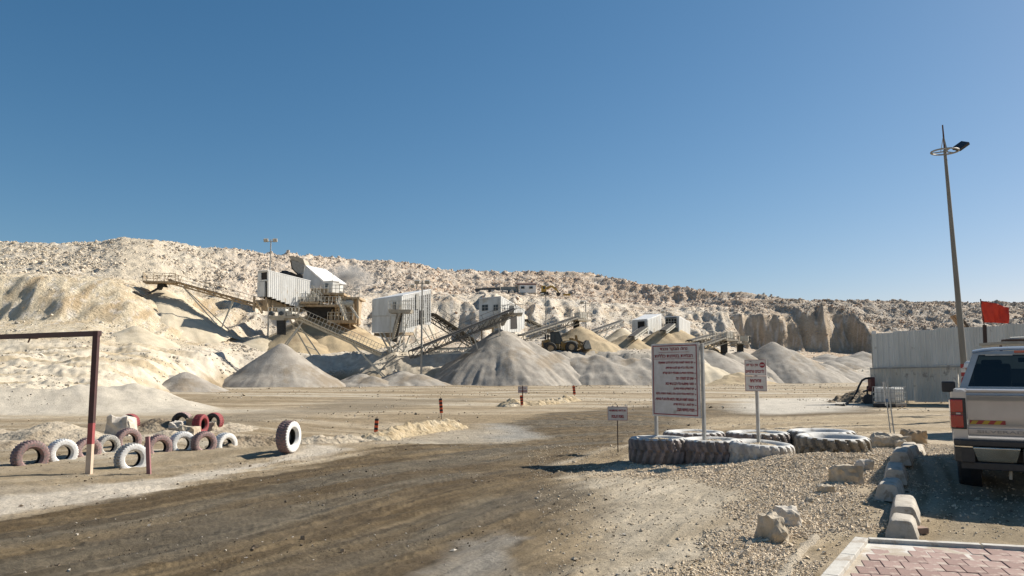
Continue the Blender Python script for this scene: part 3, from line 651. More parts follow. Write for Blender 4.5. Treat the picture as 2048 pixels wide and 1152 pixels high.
# ------------------------------------------------------------------ lettering
def rtl(s):
    out = s[::-1]; res = ''; i = 0
    while i < len(out):
        j = i
        while j < len(out) and out[j].isdigit(): j += 1
        if j > i: res += out[i:j][::-1]; i = j
        else: res += out[i]; i += 1
    return res
def text_mesh(s, width, height, bold=.02, extrude=.0, align='CENTER'):
    """mesh in the XZ plane, front towards -Y, fitted to width x height"""
    cu = bpy.data.curves.new('t', 'FONT'); cu.body = s; cu.size = 1; cu.offset = bold; cu.resolution_u = 3; cu.extrude = extrude; cu.fill_mode = 'FRONT' if not extrude else 'BOTH'
    o = bpy.data.objects.new('t', cu); COL.objects.link(o); dg = bpy.context.evaluated_depsgraph_get(); dg.update()
    me = bpy.data.meshes.new_from_object(o.evaluated_get(dg)); bpy.data.objects.remove(o); bpy.data.curves.remove(cu)
    vs = [v.co.copy() for v in me.vertices]; fs = [tuple(p.vertices) for p in me.polygons]; bpy.data.meshes.remove(me)
    x0 = min(v.x for v in vs); x1 = max(v.x for v in vs); y0 = min(v.y for v in vs); y1 = max(v.y for v in vs)
    kx = width/(x1-x0); ky = height/(y1-y0)
    ox = {'CENTER': -(x0+x1)/2, 'RIGHT': -x1, 'LEFT': -x0}[align]
    return [((v.x+ox)*kx, -v.z, (v.y-y0)*ky) for v in vs], fs
M['sign_white'] = pbr('sign_white', (.60,.585,.57), (.50,.48,.45), 5, .45, c3=(.38,.35,.31), s3=3, t3=.66)
M['sign_red'] = pbr('sign_red', (.27,.018,.03), (.22,.02,.03), 9, .5)
M['sign_dark_red'] = pbr('sign_dark_red', (.19,.015,.035), (.16,.02,.04), 9, .5)
M['sign_black'] = pbr('sign_black', (.03,.02,.025), None, 9, .6)
M['post_grey'] = pbr('post_grey', (.40,.40,.38), (.30,.29,.27), 8, .6)
def frame_obj(o, a, b, px_w=None):
    pass
def board_root(label, pl, pr, zb, cat='sign', group=None):
    """empty at the lower left corner of a board; local +X along the board, front to -Y"""
    rz = math.atan2(pr.y-pl.y, pr.x-pl.x)
    return empty('information_sign', (pl.x, pl.y, zb), rz, label, cat, group), math.hypot(pr.x-pl.x, pr.y-pl.y)
def letter(root, s, x, z, w_, h_, mat_='sign_red', align='CENTER', bold=.02, y=-.014, name='lettering', words=False):
    vs, fs = text_mesh(rtl(s), w_, h_, bold, align=align); groups = [(min(vs[i][0] for i in f), max(vs[i][0] for i in f), [f]) for f in fs]
    if words:
        spans = []
        for lo, hi, f in sorted(groups, key=lambda g: g[0]):
            if spans and lo < spans[-1][1] + h_*.26: spans[-1][1] = max(spans[-1][1], hi); spans[-1][2] += f
            else: spans.append([lo, hi, list(f)])
    else: spans = [[0, 0, fs]]
    for _, _, ff in spans:
        used = sorted({i for f in ff for i in f}); ix = {j: k for k, j in enumerate(used)}
        me = bpy.data.meshes.new('word' if words else name); me.from_pydata([(vs[i][0]+x, vs[i][1]+y, vs[i][2]+z) for i in used], [], [tuple(ix[i] for i in f) for f in ff]); me.materials.append(M[mat_])
        o = bpy.data.objects.new('word' if words else name, me); COL.objects.link(o); o.parent = root
    return o
def outline(root, x0, z0, x1, z1, t, mat_, y=-.013, name='border'):
    mb = MB(); d = .002
    mb.box(((x0+x1)/2, y, z1-t/2), (x1-x0, d, t)).box(((x0+x1)/2, y, z0+t/2), (x1-x0, d, t)).box((x0+t/2, y, (z0+z1)/2), (t, d, z1-z0-2*t)).box((x1-t/2, y, (z0+z1)/2), (t, d, z1-z0-2*t))
    return mb.build(name, mat_, root)
# large board
pl = PW(1303, 690, 15.0); pr = PW(1398, 683, 14.15)
zt = (pl.z+pr.z)/2; zb = zat(834, 14.6); r, W_ = board_root('large white board with red frame and many red Hebrew lines on two posts', pl, pr, zb); Hh = zt-zb
MB().box((W_/2, 0, Hh/2), (W_, .018, Hh)).build('board', 'sign_white', r, bevel=.003)
outline(r, .035, .035, W_-.05, Hh-.035, .017, 'sign_red')
letter(r, 'נהג/ מבקר נכבד', W_*.48, Hh*.895, W_*.58, Hh*.052, bold=.03, words=True); MB().box((W_*.48, -.012, Hh*.878), (W_*.63, .002, .006)).build('underline', 'sign_red', r)
letter(r, 'הנחיות בטיחות כלליות', W_*.475, Hh*.805, W_*.80, Hh*.052, bold=.03, words=True); MB().box((W_*.475, -.012, Hh*.788), (W_*.84, .002, .006)).build('underline', 'sign_red', r)
LN = [('אין כניסה לשטח המפעלים לרכב שמשקלו', .73, 1), ('אינו עולה על 4 טון למעט מורשים.', .58, 0), ('מהירות הנסיעה מוגבלת ל-20 קמ"ש', .64, 1), ('שים לב להולכי רגל.', .37, 1), ('הזהר מתנועת כלי רכב וציוד כבד.', .59, 1),
      ('יש להדליק אורות נסיעה.', .42, 1), ('אין לרדת מכלי הרכב אלא בשטח החניה בלבד.', .80, 1), ('הכניסה לשטח העבודה בלבוש מלא ונעלי בטיחות.', .81, 1), ('אין לנסוע עם ארגז מורם.', .43, 1), ('חגורת בטיחות חובה.', .36, 1)]
for i, (s, wd, bl) in enumerate(LN):
    z = Hh*(.715-.0705*i); letter(r, s, W_*.885, z, W_*wd, Hh*.042, 'sign_red', 'RIGHT', .05)
    if bl: MB().lathe([(0,0),(.011,0),(.011,.002)], 10, (W_*.915, -.013, z+Hh*.017), 'Y').build('bullet', 'sign_dark_red', r)
for xx, Yp, zz in ((.05, 0, Hh-.05), (W_+.035, 0, Hh-.02)):
    g = r.matrix_basis @ Vector((xx, .035, 0)); bz = gz(g.x, g.y)-zb
    MB().box((xx, .037, (zz+bz)/2), (.055, .05, zz-bz)).build('post', 'post_grey', r, bevel=.004)
MB().box((W_*.5+.03, .03, .02), (W_*.98, .02, .03)).box((W_*.5+.02, .03, Hh*.94), (W_*.98, .02, .03)).build('crossbar', 'post_grey', r)
# two part sign
pl = PW(1489, 720, 14.25); pr = PW(1532, 717, 14.0); zt = (zat(719, 14.2)); zb = zat(783, 14.1)
r, W_ = board_root('small white sign with a no entry disc above the white painted tyre', pl, pr, zb); Hh = zt-zb; zm = Hh*.485
MB().box((W_/2, 0, zm/2), (W_, .012, zm-.008)).build('lower_board', 'sign_white', r)
MB().box((W_/2, 0, (Hh+zm)/2), (W_, .012, Hh-zm-.008)).build('upper_board', 'sign_white', r)
outline(r, .006, .008, W_-.006, zm-.010, .005, 'sign_red', -.009); outline(r, .006, zm+.008, W_-.006, Hh-.008, .005, 'sign_red', -.009)
letter(r, 'אין כניסה', W_*.36, Hh*.76, W_*.56, Hh*.105, bold=.04, y=-.010, words=True); letter(r, 'לרכבים פרטיים', W_*.48, Hh*.58, W_*.85, Hh*.105, bold=.04, y=-.010, words=True)
letter(r, 'זהירות!', W_*.5, Hh*.28, W_*.52, Hh*.115, bold=.04, y=-.010, words=True); letter(r, 'הולכי רגל', W_*.5, Hh*.08, W_*.66, Hh*.115, bold=.04, y=-.010, words=True)
MB().lathe([(0,-.003),(W_*.125,-.003),(W_*.125,0)], 24, (W_*.82, -.007, Hh*.825), 'Y').build('no_entry_disc', 'sign_red', r)
MB().box((W_*.82, -.0115, Hh*.825), (W_*.17, .002, Hh*.028)).build('no_entry_bar', 'sign_white', r)
for zz in (Hh*.93, zm*.93):
    MB().add([(W_*.16,-.008,zz),(W_*.27,-.008,zz+.012),(W_*.36,-.008,zz),(W_*.30,-.008,zz-.002),(W_*.26,-.008,zz+.004)], [(0,1,2,3,4)]).build('small_swoosh', 'sign_black', r)
MB().box((W_/2+.0, .035, (Hh*.9-zb+gz(r.location.x, r.location.y))/2), (.052, .052, Hh*.9+zb-gz(r.location.x, r.location.y))).build('post', 'post_grey', r, bevel=.004)
M['post_rusty'] = pbr('post_rusty', (.05,.03,.025), (.03,.02,.018), 12, .8)
def small_sign(label, pxl, pyl, pxr, pyr, pybot, base_px, base_py, lines, post='post_rusty', sx=.02, group='low white signs with two red Hebrew lines'):
    b = on(base_px, base_py); pl = PW(pxl, pyl, b.y+.03); pr = PW(pxr, pyr, b.y-.03); zt = (pl.z+pr.z)/2; zb_ = zat(pybot, b.y)
    r, W_ = board_root(label, pl, pr, zb_, 'sign', group); Hh = zt-zb_
    MB().box((W_/2, 0, Hh/2), (W_, .008, Hh)).build('board', 'sign_white', r)
    outline(r, .004, .004, W_-.004, Hh-.004, .006*W_/.4, 'sign_red', -.0065)
    for i, (s, wd) in enumerate(lines): letter(r, s, W_*.5, Hh*(.60-.42*i), W_*wd, Hh*.21, bold=.05, y=-.008, words=True)
    t = r.matrix_basis.inverted() @ Vector((b.x, b.y, b.z)); z0, z1 = t.z-.05, Hh*1.08
    MB().box((W_*.49, .012, (z0+z1)/2), (sx, sx*.8, z1-z0)).build('post', post, r)
    return r
small_sign('small white sign with two red lines on a thin dark stake', 1215, 814, 1255, 812, 841, 1235, 906, [('אין לרדת מהמשאית', .84), ('בשטח העמסה', .62)])
small_sign('tiny far white sign standing on the cloddy berm', 1036, 773, 1055, 772, 786, 1047, 812, [('אין לרדת', .68), ('מהמשאית', .85)], 'rust', .05)

# ------------------------------------------------------------------ tyres
def paint_tyre(name, c, worn, t=.56, s=9):
    M[name] = pbr(name, c, tuple(v*.82 for v in c), 5, .7, bump=.004, bscale=40, c3=worn, s3=s, t3=t)
paint_tyre('tyre_white', (.76,.75,.72), (.30,.29,.27), .63, 10); paint_tyre('tyre_pink', (.42,.26,.245), (.20,.17,.155), .50)
paint_tyre('tyre_dark_pink', (.30,.18,.17), (.17,.14,.13), .5); paint_tyre('tyre_red', (.30,.045,.05), (.12,.05,.05), .55)
paint_tyre('tyre_greywhite', (.50,.48,.43), (.22,.21,.19), .52); paint_tyre('tyre_black', (.025,.025,.027), (.07,.065,.06), .55)
paint_tyre('giant_pink', (.26,.21,.19), (.17,.145,.13), .50, 5); paint_tyre('giant_white', (.50,.475,.43), (.33,.31,.28), .54, 5); paint_tyre('giant_grey', (.24,.215,.175), (.15,.135,.11), .52, 5)
paint_tyre('giant_rim_white', (.58,.57,.54), (.25,.24,.22), .60, 5)
def tyre_mesh(R, W, hole, lug_n, lug_h, seed=1, rows=3, nseg=96, side_mat=True):
    """axis along Z, centred"""
    h = W/2
    prof = [(hole, -h*.50), (hole*1.05, -h*.62), (hole*1.12, -h*.80), (hole*1.25, -h*.96), ((hole+R)/2*1.03, -h), (R*.90, -h*.97), (R*.955, -h*.88)]
    tread = [(R*.985, -h*.80), (R, -h*.62), (R, -h*.40), (R*1.003, -h*.2), (R*1.003, 0)]
    full = prof+tread; full = full + [(a, -b) for a, b in full[::-1][1:]]; nt0, nt1 = len(prof), len(prof)+2*len(tread)-1
    inner = [(hole*1.02, h*.3), (R*.80, h*.72), (R*.88, h*.3), (R*.88, -h*.3), (R*.80, -h*.72), (hole*1.02, -h*.3)]
    allp = full+inner; mb = MB(); vs = []; r_ = random.Random(seed); jit = [r_.uniform(.9, 1.1) for _ in range(nseg)]
    ph = 0
    for i, (rad, hh) in enumerate(allp):
        for k in range(nseg):
            a = 2*math.pi*k/nseg; rr = rad
            if nt0-1 <= i < nt1+1:
                v = hh/h; s = abs(v)*(.9 if rows == 3 else .55); u = (k/nseg*lug_n + (s*.9 if v > 0 else s*.9+.5)) % 1.0
                if u < .40: rr -= lug_h*jit[k]
                if rows == 3 and abs(abs(v)-.30) < .06: rr -= lug_h*.8
            vs.append((rr*math.cos(a), rr*math.sin(a), hh))
    m_ = len(allp); fs = [(i*nseg+k, i*nseg+(k+1) % nseg, ((i+1) % m_)*nseg+(k+1) % nseg, ((i+1) % m_)*nseg+k) for i in range(m_) for k in range(nseg)]
    mi = [1 if (nt0-1 <= i < nt1) else (2 if i >= len(full)-1 else 0) for i in range(m_) for k in range(nseg)]
    me = bpy.data.meshes.new('tyre'); me.from_pydata(vs, [], fs)
    for _ in range(3): me.materials.append(M['tyre_black'])
    me.polygons.foreach_set('material_index', mi); me.polygons.foreach_set('use_smooth', [True]*len(fs)); me.set_sharp_from_angle(angle=R_(38))
    return me
T_SMALL = tyre_mesh(1.0, .86, .50, 33, .05, 1, 3, 132)
def standing_tyre(px, pyb, wpx, hpx, turn, mat_side, mat_tread, label, R=None, lean=0, group='half buried tyres in a row', W=1.0, inner='tyre_black', bury=True):
    g = on(px, pyb); k = F/g.y; R = R or wpx/k/2; hz = hpx/k
    me = T_SMALL.copy(); me.materials[0] = M[mat_side]; me.materials[1] = M[mat_tread]; me.materials[2] = M[inner]
    o = bpy.data.objects.new('tyre', me); COL.objects.link(o); o.scale = (R, R, R*W)
    # axle level, pointing to the camera then turned
    d = Vector((math.sin(R_(turn)), -math.cos(R_(turn)), math.sin(R_(lean)))).normalized(); o.rotation_euler = d.to_track_quat('Z', 'Y').to_euler()
    y = g.y + R*W*.3
    o.location = (g.x*(y/g.y), y, gz(g.x, y) + hz - R if bury else gz(g.x, y)+R*.985)
    return tag(o, label, 'tyre', group)
G_ = 'half buried painted tyres in rows'
TY = [
 (59,932,66,47,53,'tyre_dark_pink','tyre_dark_pink','dull maroon tyre half buried at the left end of the front row'),
 (123,924,56,39,52,'tyre_white','tyre_white','white half buried tyre, second from the left end of the front row'),
 (174,917,50,34,52,'tyre_pink','tyre_dark_pink','dusty pink half buried tyre right behind the barrier post'),
 (214,911,46,34,54,'tyre_greywhite','tyre_greywhite','worn grey white half buried tyre just right of the barrier post'),
 (255,894,50,36,50,'tyre_pink','tyre_dark_pink','greyish pink tyre set higher, behind the nearest white tyre'),
 (262,935,62,47,50,'tyre_white','tyre_greywhite','nearest white half buried tyre with worn tread and a black mark'),
 (316,914,52,34,48,'tyre_pink','tyre_dark_pink','pink half buried tyre right behind the thin pink stake'),
 (363,912,50,36,46,'tyre_white','tyre_white','bright white half buried tyre between two pink ones'),
 (407,907,48,36,46,'tyre_pink','tyre_dark_pink','pink half buried tyre with a reddish inner rim'),
 (450,896,48,30,58,'tyre_white','tyre_white','white tyre leaning low at the right end of the front row'),
 (259,862,36,33,-4,'tyre_black','tyre_red','red treaded tyre standing behind the large whitish boulder'),
 (364,858,40,33,-4,'tyre_black','tyre_pink','black sided tyre with pink tread behind the small white rocks'),
 (400,870,40,39,82,'tyre_red','tyre_red','narrow red tyre turned nearly edge on'),
 (428,862,36,36,-14,'tyre_black','tyre_red','black sided tyre with bright red tread, rightmost of the back row'),
]
for a in TY: standing_tyre(*a[:4], a[4], a[5], a[6], a[7], group=G_)
o = standing_tyre(576,912,64,64,76,'tyre_white','tyre_dark_pink','white faced tyre standing upright alone beside the road', group=None, bury=False, W=.9)
# giant tyres lying flat
def giant(px, Y, R, top_py, Hh, side, tread, label, seed, fill=True, tilt=(0,0), lug=.05, n=22, rim='giant_rim_white', fillmat='gravel_fill'):
    p = PW(px, top_py, Y); g = gz(p.x, p.y); zt = p.z
    me = tyre_mesh(R, Hh, R*.60, n, lug, seed, 2, 176); me.materials[0] = M[rim]; me.materials[1] = M[tread]; me.materials[2] = M['tyre_black']
    root = empty('giant_tyre', (p.x, p.y, zt-Hh/2), R_(seed*37), label, 'tyre', 'giant tyres lying flat around the sign posts'); root.rotation_euler = (R_(tilt[0]), R_(tilt[1]), 0)
    me.name = 'carcass'; o = bpy.data.objects.new('carcass', me); COL.objects.link(o); o.parent = root; o.rotation_euler = (0, 0, R_(seed*37))
    if fill:
        mb = MB(); pr_ = [(R*.70, Hh*.10), (R*.6, Hh*.22), (R*.5, Hh*.36), (R*.3, Hh*.42), (.05, Hh*.45), (0, Hh*.45)]
        mb.lathe(pr_, 40); f = mb.build('gravel_fill', fillmat, root, 180)
        rs = random.Random(seed); 
        for v in f.data.vertices: v.co.z += rs.uniform(-.02, .02)
    return root
M['gravel_fill'] = pbr('gravel_fill', (.47,.40,.30), (.30,.25,.18), 30, .95, bump=.03, bscale=45)
giant(1316, 14.55, .535, 874, .47, 'giant_pink', 'giant_pink', 'dark pinkish giant tyre under the left post of the largest board', 1, lug=.045)
giant(1422, 14.40, .555, 877, .47, 'giant_pink', 'giant_pink', 'pinkish brown giant tyre under the right post of the largest board', 2, lug=.045)
giant(1520, 13.95, .57, 884, .44, 'giant_white', 'giant_white', 'white painted giant tyre holding the no entry sign, partly buried in gravel', 3, tilt=(2, 3), lug=.03)
giant(1388, 16.6, .64, 862, .42, 'giant_pink', 'giant_pink', 'pale giant tyre lying behind the two post tyres', 4, lug=.05)
giant(1515, 16.4, .65, 863, .44, 'giant_pink', 'giant_pink', 'pinkish giant tyre behind the grey sign post', 5, lug=.055)
giant(1642, 16.3, .68, 860, .48, 'giant_grey', 'giant_grey', 'dark giant tyre with whitened rim, farthest right and behind another', 6, fill=False, lug=.06)
giant(1664, 14.95, .67, 871, .44, 'giant_grey', 'giant_grey', 'grey unpainted giant tyre with chevron tread, nearest the flat boulder', 7, fill=False, tilt=(2, 1), lug=.075, n=20)

# ------------------------------------------------------------------ height barrier and stakes
M['paint_brown'] = pbr('paint_brown', (.075,.03,.028), (.05,.024,.022), 10, .6); M['paint_red'] = pbr('paint_red', (.33,.07,.07), (.24,.06,.06), 10, .6)
M['paint_cream'] = pbr('paint_cream', (.60,.47,.36), (.50,.38,.28), 8, .6); M['paint_pink'] = pbr('paint_pink', (.33,.15,.15), (.22,.11,.11), 10, .7)
g = on(178, 946); r = empty('height_barrier', g, 0, 'brown steel height barrier with a red and cream painted post foot', 'barrier')
yb = g.y; zs = [0, zat(888, yb)-g.z, zat(846, yb)-g.z, zat(662, yb)-g.z]; xp = PW(192, 662, yb).x - g.x; w_ = .082
mb = MB()
for i, m_ in enumerate((0, 1, 2)):
    f0, f1 = zs[i]/zs[3], zs[i+1]/zs[3]; mb.bar((xp*f0*.35, 0, zs[i]-(.3 if i == 0 else 0)), (xp*f1*.35, 0, zs[i+1]), w_*1.0, w_, i)
mb.build('post', ['paint_cream', 'paint_red', 'paint_brown'], r)
top = Vector((xp*.35, 0, zs[3])); e = PW(-700, 705, yb+9.0); e = Vector((e.x-g.x, e.y-g.y, zs[3]))
MB().bar(top+Vector((.05,0,-.04)), e+Vector((0,0,-.04)), .08, .085).build('crossbeam', 'paint_brown', r)
MB().bar((e.x, e.y, zs[3]-.09), (e.x, e.y, -.4), .08).build('post', 'paint_brown', r)
for t in (.085, .17, .25):
    q = top.lerp(e, t*1.1); MB().bar(q+Vector((0,0,-.08)), q+Vector((-.03,0,-.16)), .02).bar(q+Vector((.14,0,-.09)), q+Vector((-.10,0,-.085)), .03, .012).build('hanging_bracket', 'rust', r)
g = on(300, 947); t_ = PW(294.5, 873, g.y)
tag(MB().bar((g.x, g.y, g.z-.2), (t_.x*.999, g.y, t_.z), .062, .05).build('stake', 'paint_pink', bevel=.004), 'thin dull pink stake planted in front of the half buried tyres', 'stake')

# ------------------------------------------------------------------ striped marker posts
M['marker_orange'] = pbr('marker_orange', (.80,.12,.03), (.68,.10,.03), 10, .6); M['marker_black'] = pbr('marker_black', (.02,.018,.02), None, 10, .6)
def marker(px, pyt, pyb, pyg, label, wpx=10, n=7, lean=0, foot=False, first=0):
    g = on(px, pyg); Y = g.y; a = PW(px, pyb, Y); b = PW(px+lean, pyt, Y); w_ = wpx*Y/F; r = empty('marker_post', (g.x, g.y, g.z), 0, label, 'marker post', 'orange and black striped marker posts')
    o_ = Vector((g.x, g.y, g.z)); MB().bar((0,0,-.1), b-o_+Vector((0,0,.05)), w_*.16).build('rod', 'rust', r)
    for i in range(n):
        p, q = (a-o_).lerp(b-o_, i/n), (a-o_).lerp(b-o_, (i+1)/n)
        MB().bar(p+Vector((0,-w_*.25,0)), q+Vector((0,-w_*.25,0)), w_*.9, w_*.3).build('stripe', 'marker_orange' if i % 2 == first else 'marker_black', r)
    return r
marker(752, 837, 864, 874, 'striped marker on the left end of the ochre berm', 8, 6, 2)
marker(883, 797, 826, 838, 'striped marker post behind the right part of the ochre berm', 7, 8, -2)
marker(1044, 791, 810, 813, 'striped marker right beside the tiny far sign', 6, 7, -2)
marker(1149, 772, 789, 793, 'striped marker at the far right tip of the cloddy berm', 5.5, 7, -2)

# ------------------------------------------------------------------ kerb stones
M['concrete'] = pbr('concrete', (.50,.455,.385), (.37,.33,.27), 9, .9, bump=.006, bscale=60, c3=(.27,.225,.17), s3=7, t3=.60)
M['concrete_pale'] = pbr('concrete_pale', (.55,.53,.48), (.43,.40,.35), 9, .9, bump=.004, bscale=60, c3=(.34,.29,.23), s3=5, t3=.60)
kd = Vector((3.75, 7.2, 0)).normalized(); k0 = on(1784, 1068)
KL = ['nearest concrete kerb stone, beside the lone brick', 'kerb stone second from the paving, sunlit', 'third kerb stone from the paving, at the edge of the truck shadow', 'fourth kerb stone from the paving, in the truck shadow', 'fifth kerb stone from the paving, in the truck shadow',
      'sixth kerb stone from the paving, where the sun returns', 'second farthest kerb stone, sunlit', 'farthest kerb stone, touching the brown boulder']
KS = [(1784,7.86,8.33),(1791,8.38,9.45),(1764,9.65,10.6),(1776,10.65,11.5),(1791,11.55,12.4),(1806,12.45,13.4),(1813,13.45,14.4),(1820,14.45,15.35)]
for i, lb in enumerate(KL):
    cpx, Ya, Yb = KS[i]; u = (cpx-1024)/F; c = Vector((u*(Ya+Yb)/2, (Ya+Yb)/2, 0)); L_ = (Yb-Ya)*1.06
    rz = math.atan2(kd.y, kd.x)-math.pi/2 + rnd.uniform(-.03, .03); hh = .2; mb = MB(); n = 6
    prof = [(-.145,0),(.145,0),(.148,.04),(.110,.165),(.088,.195),(.06,.202),(-.06,.202),(-.088,.195),(-.110,.165),(-.148,.04)]
    vs = []; m_ = len(prof)
    for j in range(n+1):
        t = j/n; sh = 1-.05*(t in (0, 1)); r_ = rnd
        vs += [(x*sh+r_.uniform(-.004,.004), (t-.5)*L_+(.03*(z/.2) if j == 0 else -.03*(z/.2) if j == n else 0)+r_.uniform(-.004,.004), z*sh+r_.uniform(-.004,.004)) for x, z in prof]
    fs = [(j*m_+k, j*m_+(k+1) % m_, (j+1)*m_+(k+1) % m_, (j+1)*m_+k) for j in range(n) for k in range(m_)] + [tuple(range(m_))[::-1], tuple(n*m_+k for k in range(m_))]
    mb.add(vs, fs); o = mb.build('kerb_stone', 'concrete', None, 30, bevel=.006); o.location = (c.x, c.y, gz(c.x, c.y)-.02+rnd.uniform(-.01,.01)); o.rotation_euler = (rnd.uniform(-.03,.03), rnd.uniform(-.04,.04), rz)
    tag(o, lb, 'kerb stone', 'row of concrete kerb stones')
p = on(1840, 1066); o = MB().box((0,0,.03), (.13,.10,.062)).build('brick', pbr('loose_brick', (.30,.20,.15), (.22,.15,.11), 20, .9, bump=.003), None, bevel=.008); o.location = p; o.rotation_euler = (.05, 0, .2); tag(o, 'lone reddish brick lying right of the nearest kerb stone', 'brick')

# ------------------------------------------------------------------ paved corner
M['brick_red'] = pbr('brick_red', (.29,.185,.155), (.215,.14,.12), 9, .9, bump=.003, bscale=70, c3=(.40,.30,.25), s3=8, t3=.58)
M['brick_worn'] = pbr('brick_worn', (.35,.24,.205), (.28,.18,.155), 9, .9, bump=.003, bscale=70, c3=(.44,.36,.30), s3=6, t3=.56)
M['joint_sand'] = pbr('joint_sand', (.44,.38,.30), (.34,.28,.21), 12, .95, bump=.003, bscale=60, c3=(.57,.54,.49), s3=3, t3=.55)
ca, cb, cc = GP(1712, 1078, .075), GP(2048, 1096, .075), GP(1648, 1152, .075)
ex = (cb-ca).normalized(); el = (cc-ca).normalized(); ey = Vector((ex.y, -ex.x, 0)); ey = ey if ey.y < 0 else -ey
base = empty('pavement', (ca.x, ca.y, 0), math.atan2(ex.y, ex.x)); base['kind'] = 'structure'
Rm = Matrix.Rotation(-math.atan2(ex.y, ex.x), 3, 'Z'); l_el = Rm @ el     # local: x along the back kerb, y away from the camera
zt = .075
MB().prism([(0,0,-.2), Vector((3.6,0,-.2)), Vector((3.6,0,-.2))+l_el*3.4+Vector((0,-.2,0)), Vector((0,0,-.2))+l_el*3.4], (0,0,.2+zt-.012)).build('bedding', 'joint_sand', base)
for i in range(4):
    MB().box((.10+i*.93+.46, -.045, zt-.06), (.915, .085, .17)).build('edging_stone', 'concrete_pale', base, bevel=.006)
nl = Vector((-l_el.y, l_el.x, 0)); nl = nl if nl.x > 0 else -nl
for i in range(4):
    c = l_el*(.03+i*.80+.40) + nl*.055; MB().box((0,0,0), (.79, .115, .17), Matrix.Rotation(math.atan2(l_el.y, l_el.x), 3, 'Z')).build('edging_stone', 'concrete_pale', base, bevel=.006).location = (c.x, c.y, zt-.056)
bmesh_ = {}
for m_ in ('brick_red', 'brick_worn'):
    t = MB().box((0,0,0), (.141, .236, .06)).build('brick', m_, None, bevel=.005); bmesh_[m_] = t.data; bpy.data.objects.remove(t)
cnt = 0
for row in range(11):
    for q in range(-9, 18):
        x = .22 + q*.147 + (row % 2)*.0735; y = -.23 - row*.243
        dl = (Vector((x, y, 0))).dot(nl)
        if dl < .20 or x > 2.4 or cnt >= 298: continue
        if row < 1 and x < .42: continue
        if (row, q) in ((1,0),): continue
        o = bpy.data.objects.new('brick', bmesh_['brick_worn' if rnd.random() < .40 + .35*(row < 1) else 'brick_red']); COL.objects.link(o); o.parent = base
        o.location = (x+rnd.uniform(-.003,.003), y+rnd.uniform(-.002,.002), zt-.033+rnd.uniform(-.004,.003)-(.006 if row < 2 and x < 1 else 0)); o.rotation_euler = (rnd.uniform(-.012,.012), rnd.uniform(-.012,.012), rnd.uniform(-.012,.012)); cnt += 1
# thin strip of rough mortar left of the paving
def mortar():
    pts = [on(1630,1072), on(1598,1105), on(1578,1130), on(1560,1160), on(1540,1200)]; rs = random.Random(4); mb = MB()
    vs = []; 
    for i in range(25):
        t = i/24*4; j = min(int(t), 3); c = pts[j].lerp(pts[j+1], t-j)
        for k, (dx, dz) in enumerate(((-.08,-.03),(-.05,.008),(0,.016),(.055,.006),(.08,-.03))): vs.append((c.x+dx+rs.uniform(-.025,.025), c.y+rs.uniform(-.01,.01), c.z+dz+rs.uniform(-.012,.012)))
    mb.add(vs, [(i*5+k, i*5+k+1, i*5+k+6, i*5+k+5) for i in range(24) for k in range(4)]); o = mb.build('mortar_ridge', 'gravel_fill', None, 40)
    tag(o, 'rough low ridge of spilled mortar left of the brick paving', 'mortar ridge')
mortar()

# ------------------------------------------------------------------ pickup truck, seen from behind
M['silver'] = pbr('silver', (.47,.46,.455), (.40,.39,.38), 2.2, .30, .35, coat=.35, c3=(.40,.36,.30), s3=1.6, t3=.64)
M['silver_bright'] = pbr('silver_bright', (.36,.36,.36), None, 3, .25, .35, coat=.4)
M['chrome'] = pbr('chrome', (.74,.68,.56), (.60,.52,.40), 3, .2, .75, lo=.45, hi=.7)
M['car_glass'] = pbr('car_glass', (.012,.015,.018), None, 3, .06, coat=.5)
M['lamp_red'] = pbr('lamp_red', (.40,.012,.012), (.33,.01,.012), 9, .12, coat=.8); M['lamp_clear'] = pbr('lamp_clear', (.55,.45,.42), None, 9, .15, coat=.8)
M['lamp_dark'] = pbr('lamp_dark', (.16,.01,.012), None, 9, .2, coat=.6); M['tape_yellow'] = pbr('tape_yellow', (.50,.32,.03), None, 9, .5); M['tape_red'] = pbr('tape_red', (.33,.03,.03), None, 9, .5); M['emblem_letters'] = pbr('emblem_letters', (.28,.27,.26), (.24,.23,.22), 9, .35)
TP = PW(1904, 900, 10.2); tr = empty('pickup_truck', (TP.x, TP.y, gz(TP.x, TP.y)), -R_(31.0), 'silver crew cab pickup seen from behind with red tail lamps', 'pickup truck')
GZ = gz(TP.x, TP.y)
WT = 2.03
# bed: side walls, floor, tailgate
def sideprof(y0, y1, zs_, xs_, mir=False):
    pass
mb = MB()
sec = [(0.10,.62),(.035,.66),(.012,.80),(.0,.98),(.012,1.16),(.045,1.30),(.075,1.345),(.13,1.355),(.17,1.345),(.17,.70),(.30,.62)]
for mir in (0, 1):
    for (y0, y1, cut) in ((.03, .62, 0), (1.48, 1.90, 0)):
        pts = [((WT-x) if mir else x, y0, z) for x, z in sec]; mb.prism(pts, (0, y1-y0, 0))
    arch = []
    ptsT = [(x, z) for x, z in sec if z > .93]
    x0 = (WT-.012) if mir else .012
    # wheel arch section: polygon in the side plane
    pl_ = [(.62,1.30),(1.48,1.30),(1.48,.70)] + [(1.05+.43*math.cos(a), .55+.43*math.sin(a)) for a in [math.pi*k/10 for k in range(0, 11)]][1:-1] + [(.62,.70)]
    mb.prism([(x0, a, b) for a, b in pl_], ((-.14 if mir else .14), 0, 0)); mb.box(((WT-.10) if mir else .10, 1.05, 1.325), (.14, .86, .05))
mb.box((WT/2, .98, .72), (WT-.32, 1.8, .06)).box((WT/2, 1.88, 1.0), (WT-.32, .05, .62))
mb.build('cargo_bed', 'silver', tr, 35)
